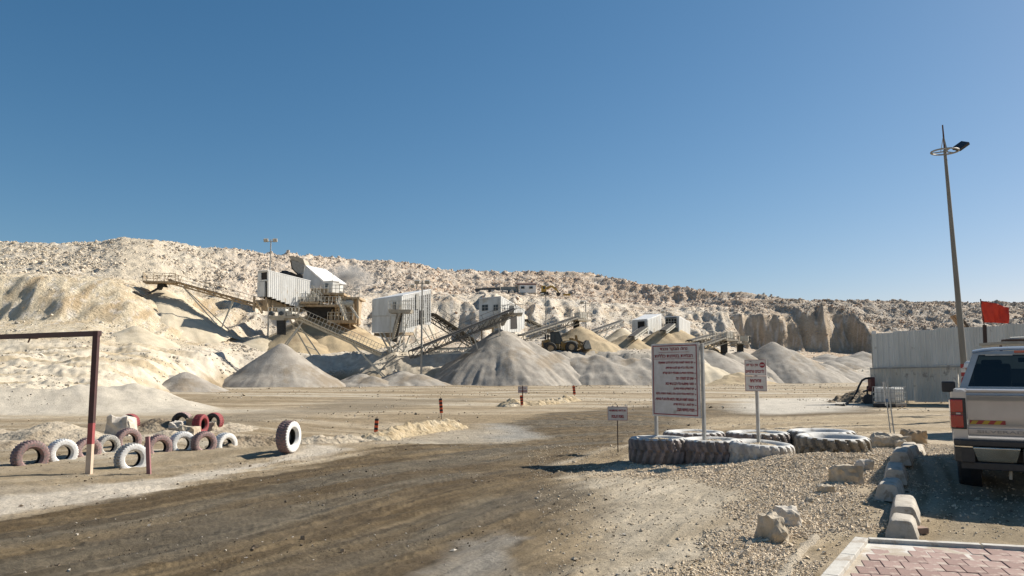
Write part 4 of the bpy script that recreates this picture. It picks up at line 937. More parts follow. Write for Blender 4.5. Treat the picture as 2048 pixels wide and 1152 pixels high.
# tailgate (curved section across the width)
x0, x1 = .195, WT-.195
tg = [(.05,.775),(.0,.78),(-.006,.80),(-.006,.868),(.010,.876),(.012,.905),(.004,.92),(-.004,1.02),(-.010,1.12),(-.010,1.20),(-.018,1.235),(-.040,1.262),(-.048,1.285),(-.020,1.292),(-.014,1.318),(-.038,1.332),(-.040,1.352),(.0,1.366),(.05,1.366)]
MB().prism([(x0, a, b) for a, b in tg], (x1-x0, 0, 0)).build('tailgate', 'silver', tr, 50, bevel=.0)
tgo = kids(tr)[-1]
MB().box((WT/2, -.018, 1.17), (.34, .014, .12)).build('tailgate_handle', 'black_plastic', tgo, bevel=.01)
MB().prism([(WT/2-.17,-.012,1.035),(WT/2-.06,-.012,1.035),(WT/2-.06,-.012,1.005),(WT/2+.07,-.012,1.005),(WT/2+.06,-.012,1.035),(WT/2+.17,-.012,1.035),(WT/2+.15,-.012,1.085),(WT/2+.06,-.012,1.085),(WT/2+.06,-.012,1.115),(WT/2-.07,-.012,1.115),(WT/2-.06,-.012,1.085),(WT/2-.15,-.012,1.085)], (0,-.012,0)).build('emblem', 'chrome', tgo)
vs, fs = text_mesh('SILVERADO', .60, .036, .01, extrude=.10, align='LEFT'); 
mb = MB(); mb.add([(a+.29, -.008-b*.09, c+.818) for a, b, c in vs], fs); mb.build('raised_lettering', 'emblem_letters', tgo)
mb = MB(); xs0, xs1 = .215, .60; n = 7; ww = (xs1-xs0)/6
for i in range(-1, 7):
    a, b = xs0+ww*i, xs0+ww*(i+1); c = lambda v: min(max(v, xs0), xs1)
    pts = [(c(a),-.009,.928),(c(b),-.009,.928),(c(b+.035),-.009,.975),(c(a+.035),-.009,.975)]
    if c(b)-c(a) < .004 and c(b+.035)-c(a+.035) < .004: continue
    mb.prism(pts, (0,-.002,0), i % 2)
mb.build('hazard_tape', ['tape_yellow', 'tape_red'], tgo)
# corner posts and lamps
for mir in (0, 1):
    X = lambda v: (WT-v) if mir else v
    MB().prism([(X(.012),.05,.70),(X(.03),-.02,.71),(X(.19),-.03,.71),(X(.19),.05,.71)], (0,0,.62)).build('corner_panel', 'silver', tr, 30)
    mb = MB(); mb.prism([(X(-.004),.10,.862),(X(.014),-.022,.862),(X(.060),-.050,.862),(X(.182),-.050,.862),(X(.182),.0,.862)], (0,0,.388)); lo_ = mb.build('tail_lamp', 'black_plastic', tr, bevel=.008)
    for (za, zb_, mm, nn) in ((.880,1.040,'lamp_red','lamp_lens'),(1.072,1.232,'lamp_red','lamp_lens')):
        MB().prism([(X(-.010),.08,za),(X(.008),-.030,za),(X(.055),-.060,za),(X(.150),-.060,za),(X(.150),-.02,za)], (0,0,zb_-za)).build(nn, mm, lo_, bevel=.012)
for mir in (0, 1):
    X = lambda v: (WT-v) if mir else v
    MB().prism([(X(-.008),.08,1.042),(X(.008),-.030,1.042),(X(.055),-.057,1.042),(X(.150),-.057,1.042),(X(.150),-.02,1.042)], (0,0,.028)).build('lamp_divider', 'lamp_dark', tr)
    MB().box((X(.095),-.060,1.056), (.05,.008,.024)).build('reversing_lens', 'lamp_clear', tr, bevel=.004)
# bumper
MB().prism([(.02,.10,.665),(.03,-.10,.665),(.10,-.155,.665),(WT-.10,-.155,.665),(WT-.03,-.10,.665),(WT-.02,.10,.665)], (0,0,.075)).build('bumper_step', 'black_plastic', tr, bevel=.012)
def bumper_piece(xa, xb, name, m_, z0=.475, z1=.655, slant=.05, tp=0):
    n = 7; vs = []
    prof = [(-.18, z1), (-.187, z1-.012), (-.165, (z0+z1)/2+.01), (-.125, z0+.03), (-.10, z0), (-.05, z0), (-.05, z1)]
    L_ = len(prof)
    for i, x in enumerate((xa, xa+(xb-xa)*.33, xa+(xb-xa)*.66, xb)):
        for (y, z) in prof:
            sl = slant*(z1-z)/(z1-z0)*(1 if i == 0 else -1 if i == 3 else 0); vs.append((x+sl, y, z))
    fs = [(i*L_+k, i*L_+(k+1) % L_, (i+1)*L_+(k+1) % L_, (i+1)*L_+k) for i in range(3) for k in range(L_)] + [tuple(range(L_))[::-1], tuple(3*L_+k for k in range(L_))]
    return MB().add(vs, fs).build(name, m_, tr, 40, bevel=.004)
bumper_piece(.235, .735, 'bumper_chrome', 'chrome'); bumper_piece(WT-.735, WT-.235, 'bumper_chrome', 'chrome')
MB().prism([(.02,-.02,.648),(.045,-.135,.648),(.11,-.160,.648),(.232,-.165,.648),(.232,-.05,.648),(.05,.10,.648)], (0,0,.014)).build('bumper_chrome', 'chrome', tr)
for mir in (0, 1):
    X = lambda v: (WT-v) if mir else v
    MB().prism([(X(.015),.20,.46),(X(.035),-.08,.46),(X(.11),-.148,.46),(X(.255),-.155,.46),(X(.255),.0,.46)], (0,0,.184)).build('bumper_corner', 'black_plastic', tr, bevel=.012)
MB().box((WT/2, -.10, .565), (.52, .08, .17)).box((WT/2, -.03, .42), (WT-.20, .16, .09)).build('bumper_centre', 'black_plastic', tr, bevel=.01)
MB().tube([(.62,.0,.42),(.62,-.03,.36),(.615,-.035,.27)], .018, 8).build('hanging_tow_pin', 'dusty_steel', tr)
# cab
def cab():
    yb0, yb1 = 1.93, 3.98
    lower = MB(); 
    sec2 = [(.10,.60),(.03,.66),(.008,.85),(.0,1.0),(.012,1.15),(.05,1.335)]; pts = [(x, z) for x, z in sec2] + [(WT-x, z) for x, z in sec2[::-1]]
    lower.prism([(x, yb0, z) for x, z in pts], (0, yb1-yb0, 0)); lower.build('cab_body', 'silver', tr, 35)
    # greenhouse
    zb_, zt_ = 1.335, 1.885
    B = [(.065, yb0), (WT-.065, yb0), (WT-.065, yb1), (.065, yb1)]; T = [(.275, yb0+.07), (WT-.275, yb0+.07), (WT-.275, yb1-.72), (.275, yb1-.72)]
    def P(i, s, t):  # face i, s along, t up
        b0, b1 = B[i], B[(i+1) % 4]; t0, t1 = T[i], T[(i+1) % 4]
        bx, by = b0[0]+(b1[0]-b0[0])*s, b0[1]+(b1[1]-b0[1])*s; tx, ty = t0[0]+(t1[0]-t0[0])*s, t0[1]+(t1[1]-t0[1])*s
        bul = math.sin(math.pi*t)*.03
        return Vector((bx+(tx-bx)*t, by+(ty-by)*t, zb_+(zt_-zb_)*t))
    pil = MB()
    for i in range(4):
        a, b, c, d = .055, .945, .06, .90
        for (s0, s1, t0, t1) in ((0, a, 0, 1), (b, 1, 0, 1), (a, b, 0, c), (a, b, d, 1)):
            pil.add([P(i,s0,t0), P(i,s1,t0), P(i,s1,t1), P(i,s0,t1)], [(0,1,2,3)])
        if i in (1, 3): pil.add([P(i,.46,c), P(i,.52,c), P(i,.52,d), P(i,.46,d)], [(0,1,2,3)])
    pil.build('cab_pillars', 'silver_bright', tr)
    for i in range(4):
        o = MB().add([P(i,.05,.05)+Vector((0,0,0)), P(i,.95,.05), P(i,.95,.91), P(i,.05,.91)], [(0,1,2,3)]); cen = Vector((WT/2, 3, 1.6))
        o.v = [tuple(Vector(v)+(cen-Vector(v)).normalized()*.012) for v in o.v]
        o.build('rear_window' if i == 0 else 'windscreen' if i == 2 else 'side_window', 'cab_glass', tr)
    rf = MB(); ns = 10; vs = []
    for j, (y, dz) in enumerate(((yb0+.055, -.012), (yb0+.085, .018), (yb0+.30, .045), (yb1-1.2, .050), (yb1-.72, .02))):
        for k in range(ns+1):
            s = k/ns; x = .262+(WT-.524)*s; vs.append((x, y, zt_+dz+.045*(1-(2*s-1)**4)-.02))
    rf.add(vs, [(j*(ns+1)+k, j*(ns+1)+k+1, (j+1)*(ns+1)+k+1, (j+1)*(ns+1)+k) for j in range(4) for k in range(ns)]); rf.build('roof', 'silver_bright', tr, 180)
    MB().box((WT/2, yb0+.045, zt_-.012), (.46, .03, .035)).build('high_brake_lamp', 'lamp_red', tr, bevel=.005)
    MB().box((WT/2-.42, yb0+.05, zt_-.055), (.34, .01, .022)).box((WT/2, yb0+.048, zt_-.045), (1.3, .006, .008)).build('window_trim', 'galv', tr)
    for mir in (0, 1):
        X = lambda v: (WT-v) if mir else v
        MB().box((X(.50), 2.75, 1.42), (.50, .13, .58), Matrix.Rotation(.14, 3, 'X')).box((X(.50), 2.73, 1.69), (.28, .10, .16)).build('seat', 'black_plastic', tr, bevel=.04)
        MB().box((X(-.14), 3.70, 1.335), (.21, .09, .185)).bar((X(.06),3.72,1.30), (X(-.1),3.70,1.30), .06, .04).build('wing_mirror', 'black_plastic', tr, bevel=.025)
    MB().box((WT/2, 2.95, 1.0), (1.7, .9, .25)).box((WT/2, 3.8, 1.2), (1.7, .3, .28)).build('dashboard', 'black_plastic', tr, bevel=.03)
    MB().box((WT/2-.02, 3.25, 1.77), (.26, .03, .07)).build('inner_mirror', 'black_plastic', tr, bevel=.01)
    # front
    MB().prism([(.03,3.98,.62),(.03,3.98,1.30),(.06,4.30,1.25),(.08,5.35,1.17),(.08,5.50,1.08),(.08,5.52,.60)], (WT-.06-.05,0,0)).build('bonnet', 'silver', tr, bevel=.03)
    MB().box((WT/2, 5.55, .62), (WT-.1, .14, .26)).build('front_bumper', 'chrome', tr, bevel=.03)
    MB().box((WT/2, 2.7, .52), (WT-.5, 5.2, .16)).box((WT/2, 1.05, .42), (WT-.45, .14, .14)).build('underbody', 'black_plastic', tr)
gm, gt, gb = newmat('cab_glass'); N, L = gt.nodes.new, gt.links.new
tb = N('ShaderNodeBsdfTransparent'); tb.inputs[0].default_value = (.18,.21,.21,1); gl = N('ShaderNodeBsdfGlossy'); gl.inputs[0].default_value = (.8,.85,.9,1); gl.inputs[1].default_value = .03
fr = N('ShaderNodeFresnel'); fr.inputs[0].default_value = 1.45; ms = N('ShaderNodeMixShader'); L(fr.outputs[0], ms.inputs[0]); L(tb.outputs[0], ms.inputs[1]); L(gl.outputs[0], ms.inputs[2]); L(ms.outputs[0], gt.nodes['Material Output'].inputs[0]); M['cab_glass'] = gm
cab()
wt = tyre_mesh(.40, .27, .235, 60, .010, 3, 3, 120)
for x, y in ((.16, 1.05), (WT-.16, 1.05), (.16, 4.72), (WT-.16, 4.72)):
    w0 = MB().lathe([(.0,.05),(.07,.06),(.08,.09),(.20,.06),(.235,.12),(.245,.13),(.245,-.13),(.0,-.12)], 30, (0,0,0), 'X').build('wheel', 'galv', tr, 35); w0.location = (x, y, .40)
    if x < 1: w0.rotation_euler = (0, 0, math.pi)
    t = bpy.data.objects.new('tyre', wt); COL.objects.link(t); t.parent = w0; t.rotation_euler = (0, math.pi/2, 0)
    MB().lathe([(.05,-.14),(.44,-.14),(.50,-.02),(.50,.10)], 20, (0,0,.05), 'X').build('wheel_arch_liner', 'black_plastic', tr).location = (x+(.04 if x < 1 else -.04), y, .42)

# ------------------------------------------------------------------ corrugated fence
M['fence_white'] = pbr('fence_white', (.64,.64,.60), (.52,.52,.48), 1.3, .55, streak=(1,1,.2), c3=(.33,.31,.27), s3=3, t3=.66)
M['fence_white_b'] = pbr('fence_white_b', (.66,.61,.52), (.52,.48,.40), 1.3, .55, streak=(1,1,.2), c3=(.33,.29,.24), s3=2.4, t3=.60)
fa = PW(1739, 576, 42.0); fb = PW(2230, 576, 38.2); fd = Vector((fb.x-fa.x, fb.y-fa.y, 0)); FL = fd.length; fd.normalize(); fn = Vector((fd.y, -fd.x, 0))
fr_ = empty('corrugated_fence', (fa.x, fa.y, gz(fa.x, fa.y)), math.atan2(fd.y, fd.x), 'tall fence of whitish corrugated sheets in two overlapping tiers', 'fence')
def sheet(x0, wdt, z0, z1, y, m_, pitch=.24, dep=.035, lean=0.0, dz=0.0, name='sheet'):
    pts = []; x = 0
    while x < wdt-1e-6:
        for dx, d in ((0, 0), (pitch*.52, 0), (pitch*.64, 1), (pitch*.86, 1), (pitch*.98, 0)):
            if x+dx <= wdt: pts.append((x+dx, -d*dep))
        x += pitch
    vs = []; n = len(pts)
    for zz, ex in ((z0, 0), (z1, lean)): vs += [(x0+a, y+b+ex, zz + (dz*(a/wdt) if zz == z1 else 0)) for a, b in pts]
    vs += [(a, b+.006, c) for a, b, c in vs]
    fs = [(i, i+1, n+i+1, n+i) for i in range(n-1)] + [(2*n+i, 3*n+i, 3*n+i+1, 2*n+i+1) for i in range(n-1)]
    return MB().add(vs, fs).build(name, m_, fr_)
x = 0; i = 0
while x < FL:
    zz = 3.66 + .55*x/FL + (.0, .05, .02, .07, .03)[i % 5]
    sheet(x, 1.06, 1.5, zz, .0 if i % 2 else .012, 'fence_white', .265, .045, 0, .02); x += 1.02; i += 1
x = -.18; i = 0
while x < FL:
    w0 = (1.08, .96, 1.08, 1.0)[i % 4]; zz = 1.86 + (.0, .04, -.02, .05)[i % 4] + .25*x/FL
    sheet(x, w0+.05, .02 + rnd.uniform(0, .12)+.25*max(0, x)/FL, zz, -.22-(.025 if i % 2 else 0), 'fence_white_b', .24 if i % 2 else .2, .05, .06, rnd.uniform(-.03,.03)); x += w0; i += 1
for k in range(8):
    MB().bar((k*FL/7, .08, -.3), (k*FL/7, .08, 3.6), .08).build('fence_post', 'grey_steel', fr_)
for zz in (.7, 2.2, 3.4): MB().bar((0, .045, zz), (FL, .045, zz), .05).build('rail', 'grey_steel', fr_)
MB().box((.10, -.02, 3.70), (.22, .05, .18)).build('white_end_cap', 'white_roof', fr_)
MB().bar((-.15,-.27,1.80), (FL*.5,-.27,1.92), .03, .05).bar((FL*.5,-.27,1.92), (FL,-.27,2.05), .03, .05).build('overlap_shadow_strip', 'grey_steel', fr_)  # dark strip added to draw the shadow line where the tiers overlap
# timber frame behind the fence
tw = PW(1925, 655, 47); r = empty('timber_frame', (tw.x, tw.y, gz(tw.x, tw.y)), 0, 'leaning timber planks showing above the fence behind the lamp pole', 'timber frame'); o_ = Vector(r.location)
M['timber'] = pbr('timber', (.42,.27,.15), (.30,.19,.11), 4, .8, streak=(1,1,.2)); M['timber_dark'] = pbr('timber_dark', (.10,.075,.055), None, 4, .8)
q = lambda px, py, Y=47: PW(px, py, Y)-o_
for (a, b, m_, w_) in (((1914,626),(1942,662),'timber_dark',.10), ((1908,630),(1934,662),'timber',.16), ((1902,632),(1926,662),'timber',.10)):
    MB().bar(q(*a), q(*b), w_, .12).build('plank', m_, r)
for pxx in (1904, 1940): MB().bar(q(pxx, 655), (q(pxx, 655).x, 0, -.2), .1).build('prop', 'timber_dark', r)
MB().bar(q(1900,660), q(1950,660), .1).build('plank', 'timber_dark', r)

# ------------------------------------------------------------------ IBC tank, pump, hose
M['tank_white'] = pbr('tank_white', (.66,.66,.63), (.55,.54,.50), 3, .4); M['pallet'] = pbr('pallet', (.10,.085,.07), (.06,.05,.045), 5, .8)
g = at(1768, 38.2); r = empty('liquid_tank', (g.x, g.y, g.z), R_(38), 'white caged liquid tank on a dark pallet against the fence', 'tank')
MB().box((0,0,.56), (1.0,1.0,.72)).build('tank_body', 'tank_white', r, bevel=.08)
MB().box((0,0,.10), (1.1,1.1,.10)).box((-.42,0,.0), (.12,1.1,.14)).box((.42,0,.0), (.12,1.1,.14)).box((0,0,.0), (.12,1.1,.14)).build('pallet', 'pallet', r)
mb = MB()
for s in (-1, 1):
    for k in range(6):
        t = -.54+k*.216; mb.bar((t, s*.54, .15), (t, s*.54, .95), .022).bar((s*.54, t, .15), (s*.54, t, .95), .022)
    for k in range(4):
        zz = .17+k*.26; mb.bar((-.54, s*.54, zz), (.54, s*.54, zz), .022).bar((s*.54, -.54, zz), (s*.54, .54, zz), .022)
mb.build('cage', 'galv', r); MB().lathe([(0,.06),(.1,.06),(.1,0)], 16, (0,0,.92)).build('lid', 'black_plastic', r)
g = at(1733, 41.4); r = empty('water_pump', (g.x, g.y, g.z), 0, 'small red pump machine half hidden behind the fence end', 'pump')
M['pump_red'] = pbr('pump_red', (.13,.03,.025), (.08,.03,.025), 5, .7)
MB().box((.02,0,1.0), (.22,.4,.75)).box((-.10,0,.72), (.16,.24,.2)).build('pump_housing', 'pump_red', r, bevel=.04)
MB().bar((-.5,0,.15), (.3,0,.6), .09).bar((-.45,0,.6), (.2,0,.85), .08).bar((-.2,.2,-.05), (-.1,.2,.9), .07).bar((-.6,-.1,.3), (.2,-.2,.25), .08).build('frame', 'black_plastic', r)
MB().lathe([(0,-.08),(.26,-.08),(.28,0),(.26,.08),(0,.08)], 20, (-.28,-.2,.22), 'Y').build('flywheel', 'black_plastic', r)
pts = [PW(1741,756,41.0), PW(1731,757,41), PW(1724,761,41), PW(1718,772,41), PW(1713,785,40.6), PW(1705,797,40.4), on(1697,806,.04), on(1688,812,.04), on(1672,811,.04)]
tag(MB().tube(pts, .055, 8).build('hose', 'black_rubber', None, 60), 'thick black hose arching from the pump down to the ground', 'hose')

# twin metal marker
g = on(1784, 870); r = empty('metal_marker', g, R_(-25), 'pair of thin leaning steel uprights with a perforated strip behind the flat boulder', 'metal marker')
q = lambda px, py, Y=g.y: PW(px, py, Y)-g
r.rotation_euler = (0,0,0)
MB().bar(q(1789,872), q(1774,759), .022, .03).build('upright', 'galv', r); MB().bar(q(1781,866), q(1768,762), .018, .025).build('upright', 'galv', r)
MB().prism([q(1765.5,764), q(1770.5,764), q(1776,811), q(1771,811)], (0,.015,0)).build('perforated_strip', 'white_sheet', r)
mb = MB(); 
for k in range(5): c = q(1768.6+k*1.1, 770+k*9); mb.box(c+Vector((0,-.004,0)), (.018,.006,.02))
mb.build('hole_marks', 'dark_open', r)
MB().box(q(1773, 801)+Vector((0,-.01,0)), (.05,.03,.09)).build('blue_tag', pbr('tag_blue', (.10,.17,.28), None, 9, .6), r)
for t in (.2, .45): a_ = q(1781,866).lerp(q(1768,762), t); b_ = q(1789,872).lerp(q(1774,759), t); MB().bar(a_, b_, .012).build('brace', 'galv', r)

# ------------------------------------------------------------------ lamp pole, flag, person, white box behind
M['pole_paint'] = pbr('pole_paint', (.24,.225,.19), (.18,.165,.14), 5, .6, streak=(1,1,.15))
g = at(1922, 26.0); lt = PW(1885, 250, 26.0); r = empty('lamp_pole', g, 0, 'tall tapering lamp pole with a ring and one floodlight at its top', 'lamp pole')
lean = Vector((lt.x-g.x, 0, lt.z-g.z)); top_h = lean.z
zz1 = PW(1889, 300, 26).z - g.z; zr0, zr1 = PW(1917,728,26).z-g.z, PW(1917,765,26).z-g.z
ax = lambda z: Vector((lean.x*z/top_h, 0, z)); rad = lambda z: .118-.070*z/zz1
MB().tube([ax(-.4), ax(zz1*.5), ax(zz1)], [rad(0), rad(zz1*.5), rad(zz1)], 14).build('pole', 'pole_paint', r, 60)
pole = kids(r)[0]
MB().tube([ax(zz1), ax(top_h)], [.032, .022], 8).build('top_spike', 'rust', r)
bz = zr0-1.30
for i in range(9): MB().tube([ax(zr0-.135*(i+1)), ax(zr0-.135*i)], [rad(zr0)+.006]*2, 14).build('band', 'band_red' if i % 2 == 0 else 'band_white', r, 60) if 'band_red' in M else (M.__setitem__('band_red', pbr('band_red', (.33,.03,.03), (.26,.03,.03), 9, .6)), M.__setitem__('band_white', pbr('band_white', (.62,.62,.60), None, 9, .6)), MB().tube([ax(zr0-.135*(i+1)), ax(zr0-.135*i)], [rad(zr0)+.006]*2, 14).build('band', 'band_red', r, 60))
zc = PW(1887, 303, 26).z-g.z; c = ax(zc); mb = MB(); n = 32; rr = .42
mb.tube([c+Vector((rr*math.cos(a), rr*math.sin(a), 0)) for a in [2*math.pi*k/n for k in range(n+1)]], .028, 6, cap=False)
for k in range(3): a = 2*math.pi*k/3+.4; mb.bar(c, c+Vector((rr*math.cos(a), rr*math.sin(a), 0)), .035); mb.bar(ax(zc+.55), c+Vector((rr*.3*math.cos(a), rr*.3*math.sin(a), 0)), .02)
mb.build('ring_bracket', 'grey_steel', r)
fc = PW(1920, 293, 26)-g; fcx = Vector((fc.x, -.05, fc.z)); Rm2 = Matrix.Rotation(R_(-35), 3, 'Y') @ Matrix.Rotation(R_(28), 3, 'X')
fl = MB().box(fcx, (.42,.34,.10), Rm2).build('floodlight', 'black_plastic', r, bevel=.015); MB().box(fcx+Rm2@Vector((0,0,-.056)), (.36,.28,.012), Rm2).build('floodlight_glass', 'window_dark', fl)
MB().bar(c+Vector((rr*.9,0,0)), fcx, .04).build('floodlight_arm', 'grey_steel', r)
g = at(1972, 30.0); r = empty('flag_pole', g, 0, 'dark post carrying a red flag, seen above the pickup', 'flag pole'); o_ = Vector(g)
a = PW(1969, 652, 30)-o_; 
MB().bar((.1,0,-.2), (PW(1972,690,30)-o_), .10).build('lower_post', 'post_grey', r); MB().bar(PW(1971,700,30)-o_, PW(1969,650,30)-o_, .10).build('upper_post', 'post_rusty', r); MB().bar(PW(1969,655,30)-o_, PW(1961,598,30)-o_, .03).build('rod', 'rust', r)
M['flag_red'] = pbr('flag_red', (.70,.055,.025), (.60,.045,.02), 6, .75)
mb = MB(); nx_, ny_ = 26, 14; vs = []; tl, tr_, bl, br = PW(1961,601,30)-o_, PW(2019,613,29.6)-o_, PW(1966,645,30)-o_, PW(2014,646,29.6)-o_
for j in range(ny_+1):
    for i in range(nx_+1):
        u, v = i/nx_, j/ny_; p = tl.lerp(tr_, u).lerp(bl.lerp(br, u), v); p += Vector((0, .09*u*math.sin(u*9+v*2.5)+.02*math.sin(u*22-v*6), .03*u*math.sin(u*5+1)*(1-v)+.02*math.sin(v*7+u*4)*u)); vs.append(p)
mb.add(vs, [(j*(nx_+1)+i, j*(nx_+1)+i+1, (j+1)*(nx_+1)+i+1, (j+1)*(nx_+1)+i) for j in range(ny_) for i in range(nx_)])
fo = mb.build('flag', 'flag_red', None, 180); fo.location = g; fo.modifiers.new('t', 'SOLIDIFY').thickness = .004; tag(fo, 'red rectangular flag flying from the dark post to the right', 'flag')
# white box body behind the pickup
g = at(2060, 21.5); zt = zat(677, 21.5)-g.z; r = empty('service_trailer', g, R_(-8), 'white panelled box trailer with a pipe on its roof, behind the pickup', 'trailer')
M['box_white'] = pbr('box_white', (.50,.50,.46), (.40,.39,.36), 3, .5)
L_ = 2.6; x0 = PW(1985,576,21.5).x-g.x
for k in range(6):
    MB().box((x0+.22+k*.44, 0, (zt-.16+.6)/2), (.43, 1.5, zt-.16-.6)).build('panel', 'box_white', r, bevel=.01)
MB().box((x0+1.3, -.02, zt-.135), (2.7, 1.56, .07)).build('roof_rail', 'grey_steel', r); MB().tube([(x0+.25,-.4,zt-.02),(x0+2.6,-.3,zt+.06)], .045, 8).build('roof_pipe', 'pale_steel', r)
MB().box((x0+.30,-.5,zt-.07), (.5,.3,.06)).box((x0+.9,-.4,zt-.06), (.4,.2,.08)).build('roof_fitting', 'rust', r)
MB().bar((x0-.12,-.7,0), (x0-.12,-.7,zt-.2), .05).build('ladder_rail', 'rust', r)
MB().box((x0+1.3, 0, .5), (2.6, 1.3, .18)).build('chassis', 'black_plastic', r)
for xx in (.6, 1.9): MB().lathe([(0,-.8),(.34,-.8),(.36,-.7),(.36,-.6),(.0,-.58)], 20, (x0+xx,0,.30), 'Y').build('wheel', 'black_rubber', r)
# person in red with a white helmet
g = at(1928, 21.0); zt = zat(723, 21)-g.z; s = zt/1.84
def person(loc, rz, s):
    J = [(0,0,.95,.13),(0,0,1.12,.125),(0,0,1.30,.15),(0,0,1.42,.12),(0,0,1.50,.055),(0,.0,1.58,.075),(0,-.01,1.67,.095),(0,0,1.75,.075),
         (.19,0,1.41,.065),(.24,0,1.14,.048),(.25,-.06,.90,.036),(.25,-.09,.80,.035),(-.19,0,1.41,.065),(-.25,0,1.15,.048),(-.22,-.12,.95,.036),(-.19,-.18,.90,.035),
         (.10,0,.88,.10),(.12,0,.50,.068),(.12,.02,.10,.048),(.12,-.12,.04,.042),(-.10,0,.88,.10),(-.12,-.02,.50,.068),(-.13,.02,.10,.048),(-.13,-.12,.04,.042)]
    E = [(0,1),(1,2),(2,3),(3,4),(4,5),(5,6),(6,7),(3,8),(8,9),(9,10),(10,11),(3,12),(12,13),(13,14),(14,15),(0,16),(16,17),(17,18),(18,19),(0,20),(20,21),(21,22),(22,23)]
    me = bpy.data.meshes.new('person'); me.from_pydata([j[:3] for j in J], E, []); o = bpy.data.objects.new('person', me); COL.objects.link(o)
    o.modifiers.new('s', 'SKIN')
    for i, j in enumerate(J): me.skin_vertices[0].data[i].radius = (j[3], j[3]*(.8 if i in (0,1,2,3) else 1)); me.skin_vertices[0].data[i].use_root = (i == 0)
    ss = o.modifiers.new('b', 'SUBSURF'); ss.levels = 2; dg = bpy.context.evaluated_depsgraph_get(); dg.update(); m2 = bpy.data.meshes.new_from_object(o.evaluated_get(dg)); o.modifiers.clear(); o.data = m2; m2.materials.clear()
    for n_, c_ in (('skin', (.35,.19,.12)), ('shirt_red', (.36,.03,.03)), ('trousers', (.04,.045,.06)), ('boots', (.03,.022,.018))): M[n_] = pbr(n_, c_, None, 12, .8); m2.materials.append(M[n_])
    for p in m2.polygons:
        z = p.center.z; hand = z < .93 and abs(p.center.x) > .16 and z > .74
        p.material_index = 0 if (z > 1.49 or hand) else 1 if z > .93 or (abs(p.center.x) > .20 and z > .85) else 3 if z < .12 else 2
        p.use_smooth = True
    o.location = loc; o.rotation_euler = (0, 0, rz); o.scale = (s, s, s); tag(o, 'person in a red shirt and white hard hat beside the lamp pole', 'person')
    MB().lathe([(0,.155),(.05,.15),(.095,.11),(.118,.05),(.122,0),(.15,-.008),(.15,-.016),(.115,-.014)], 20, (0,-.01,1.70)).build('hard_hat', 'white_roof', o, 60)
    MB().lathe([(0,.0),(.014,.004),(.018,.02),(.006,.05)], 8, (0,-.105,1.655)).build('nose', 'skin', o, 60)
    for sx in (-1, 1): MB().lathe([(0,-.012),(.012,-.004),(.012,.004),(0,.012)], 8, (sx*.035,-.095,1.69)).build('eye', 'sign_black', o, 60)
person(g, R_(20), s)
# ------------------------------------------------------------------ the crushing plant
def lift(pts, o): return [Vector(p)-o for p in pts]
def slab(vp, poly, thick, name, m_, parent, o, off=0.0, back=True, bevel=0):
    """polygon traced on a vertical plane, given real thickness behind it"""
    pts = [vp.pt(a, b, off)-o for a, b in poly]; return MB().prism(pts, -vp.n*thick).build(name, m_, parent, bevel=bevel)
def ribs(vp, x0, x1, topf, botf, n, m_, parent, o, name='sheet_rib', off=.005):
    mb = MB()
    for i in range(n+1):
        t = i/n; px = x0+(x1-x0)*t; a = vp.pt(px, topf(px), off)-o; b = vp.pt(px, botf(px), off)-o; mb.bar(a, b, .09, .05, up=vp.n)
    ob = mb.build(name, m_, parent); ob['kind'] = 'stuff'; return ob
def lin(x0, y0, x1, y1): return lambda x: y0+(y1-y0)*(x-x0)/(x1-x0)
def rail(mb, a, b, h=1.05, n=4, t=.05):
    a, b = Vector(a), Vector(b); up = Vector((0,0,1))
    for i in range(n+1): p = a.lerp(b, i/n); mb.bar(p, p+up*h, t)
    mb.bar(a+up*h, b+up*h, t).bar(a+up*h*.55, b+up*h*.55, t*.8)
